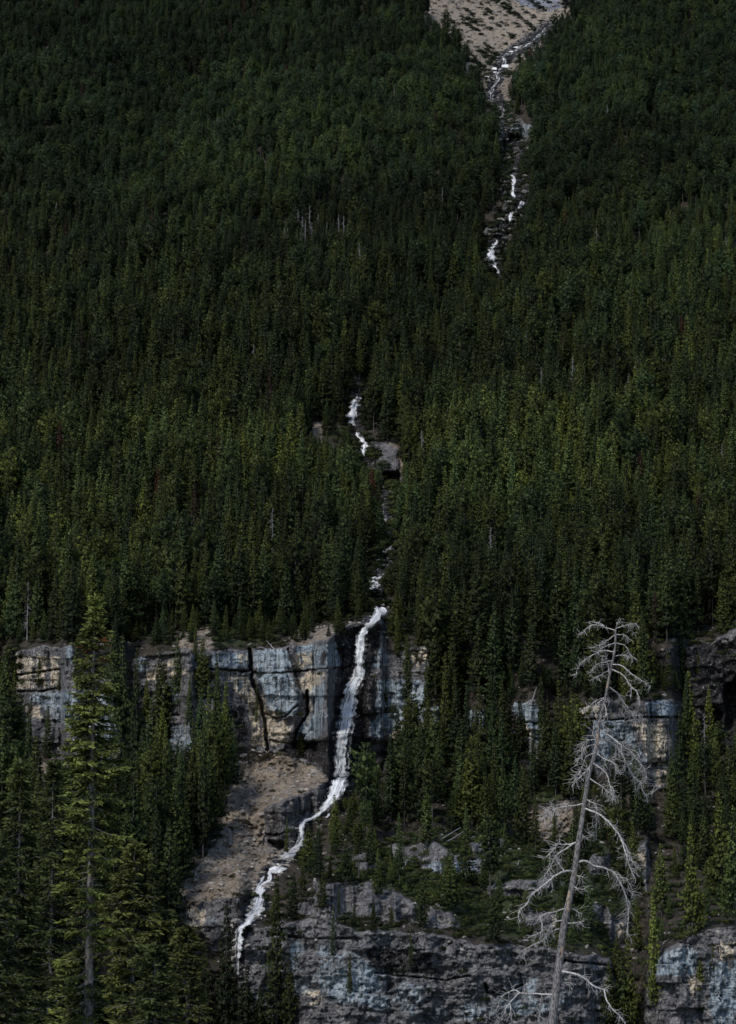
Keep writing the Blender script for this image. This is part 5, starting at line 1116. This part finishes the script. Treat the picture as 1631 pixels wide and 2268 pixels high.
for bi, b in enumerate(BR):
    b = np.array(b, float); ALL = np.vstack(NP); q = proj_np(ALL); dd = np.hypot(q[:, 0]-b[0, 0], q[:, 1]-b[0, 1]); j = int(dd.argmin()); d0 = ALL[j, 1]
    b[0] = q[j]*.85+b[0]*.15
    ln = np.r_[0, np.cumsum(np.hypot(*np.diff(b, axis=0).T))]; sl = g.choice([-1, 1])*g.uniform(.2, .75); n = max(8, int(ln[-1]/4)); C = spline(b, n); s = np.linspace(0, ln[-1], n)
    C += (fbm(s[:, None]/7, np.array([[bi*3., bi*3.+9]]), 2, 7)-.5)*2.4*np.clip(s/8, 0, 1)[:, None]
    dep = d0+sl*s*KD*(1-.3*s/ln[-1]); P = np.array([pt(c[0], c[1], y) for c, y in zip(C, dep)])
    big = bi >= len(B3); r0 = (1.15+ln[-1]*.0105+(0.5 if big else 0))*KD*.70; r = np.linspace(1, .30, n)**.9*r0
    if bi == len(B3)+21: r = np.linspace(1, .55, n)*r0*1.5
    if bi in (len(B3)+5, len(B3)+12, len(B3)+15): r = r*1.1
    V, F = tube(P, r, 6); parts = [(V, F)]; NP.append(P)
    # fine curling side twigs
    nt_ = int(ln[-1]/(3.1 if not big else 3.6)); 
    for _ in range(nt_):
        f = g.uniform(.22, 1)**.8; j = int(f*(n-1)); t2 = C[min(j+1, n-1)]-C[max(j-1, 0)]; an = math.atan2(t2[1], t2[0])+g.choice([-1, 1])*g.uniform(.35, 1.3)
        L = g.uniform(8, 30)*(.6+.5*(bi > 24 or big)); m = 8; cur = g.normal(0, .16)+.02; a = an; c = C[j].copy(); pp = [c.copy()]
        for u in range(m):
            a += cur+(g.normal(0, .12)); tgt = math.pi/2; a += .10*math.sin(tgt-a)
            c = c+np.array([math.cos(a), math.sin(a)])*L/m; pp.append(c.copy())
        yy = dep[j]+np.linspace(0, 1, m+1)*g.normal(0, .35); Q = np.array([pt(c_[0], c_[1], y_) for c_, y_ in zip(pp, yy)])
        tt = tube(Q, np.linspace(.40, .17, m+1)*KD*1.45, 3); parts.append(tt)
        if g.random() < .5:
            k_ = g.integers(2, 6); c = pp[k_].copy(); a2 = a+g.choice([-1, 1])*g.uniform(.5, 1.2); qq = [c.copy()]
            for u in range(4): a2 += g.normal(.05, .2); c = c+np.array([math.cos(a2), math.sin(a2)])*L*.11; qq.append(c.copy())
            parts.append(tube(np.array([pt(c_[0], c_[1], yy[k_]) for c_ in qq]), np.linspace(.3, .15, 5)*KD*1.4, 3))
    V, F = merge(parts); link('branch', mesh_np('branch', V-base, F, smooth=True, mats=[M['dead_limb']]), None, E)
# loose cloud of finest twigs round the upper boughs
parts = []
for (cx_, cy_, rx, ry, n_) in [(1330, 1450, 50, 70, 55), (1350, 1520, 60, 90, 80), (1395, 1660, 50, 90, 120), (1300, 1650, 36, 50, 60), (1400, 1900, 25, 60, 40), (1200, 2050, 45, 50, 45), (1320, 1930, 30, 40, 35), (1380, 2000, 25, 60, 40), (1250, 1910, 25, 25, 30), (1420, 1700, 22, 45, 35), (1285, 2080, 22, 30, 20)]:
    ALL = np.vstack(NP[1:]); q = proj_np(ALL)
    for _ in range(n_):
        c = np.array([g.normal(cx_, rx*.5), g.normal(cy_, ry*.5)]); dd = np.hypot(q[:, 0]-c[0], q[:, 1]-c[1]); j = int(dd.argmin()); c = q[j].copy(); y = ALL[j, 1]; a = g.uniform(-.3, 3.4); L = g.uniform(9, 26); pp = [c.copy()]; cur = g.normal(0, .25)
        for u in range(7): a += cur+g.normal(0, .15); c = c+np.array([math.cos(a), math.sin(a)])*L/7; pp.append(c.copy())
        yy = y+np.linspace(0, 1, 8)*g.normal(0, .4); parts.append(tube(np.array([pt(c_[0], c_[1], y_) for c_, y_ in zip(pp, yy)]), np.linspace(.34, .16, 8)*KD*1.3, 3))
V, F = merge(parts); tagp(link('fine_twigs', mesh_np('fine_twigs', V-base, F, mats=[M['twig']]), None, E), 'tangle of fine grey twigs', None, None, 'stuff')

# ------------------------------------------------------------------ light
w = bpy.data.worlds.new('World'); SC.world = w; w.use_nodes = True; nt = w.node_tree
for n in list(nt.nodes): nt.nodes.remove(n)
sky = nt.nodes.new('ShaderNodeTexSky'); sky.sky_type = 'NISHITA'; sky.sun_disc = False
EL, AZ = math.radians(48), math.radians(212)      # azimuth clockwise from +Y: behind and to the left of the camera
sky.sun_elevation = EL; sky.sun_rotation = AZ; sky.air_density = 1.0; sky.dust_density = .6; sky.ozone_density = 2.0
bg = nt.nodes.new('ShaderNodeBackground'); bg.inputs[1].default_value = .10; ou = nt.nodes.new('ShaderNodeOutputWorld')
nt.links.new(sky.outputs[0], bg.inputs[0]); nt.links.new(bg.outputs[0], ou.inputs[0])
sun = bpy.data.lights.new('sun', 'SUN'); sun.energy = 2.0; sun.angle = math.radians(10); sun.color = (1, .96, .9)
so = bpy.data.objects.new('sun', sun); COL.objects.link(so)
from mathutils import Vector
sd = Vector((math.sin(AZ)*math.cos(EL), math.cos(AZ)*math.cos(EL), math.sin(EL))); so.rotation_euler = sd.to_track_quat('Z', 'Y').to_euler()
v = SC.view_settings; SC.display_settings.display_device = 'sRGB'; v.view_transform = 'Standard'; v.look = 'None'; v.gamma = 1; v.exposure = 0.2; v.use_curve_mapping = False
SC.cycles.max_bounces = 4; SC.cycles.diffuse_bounces = 2; SC.cycles.transparent_max_bounces = 12; SC.cycles.use_adaptive_sampling = True
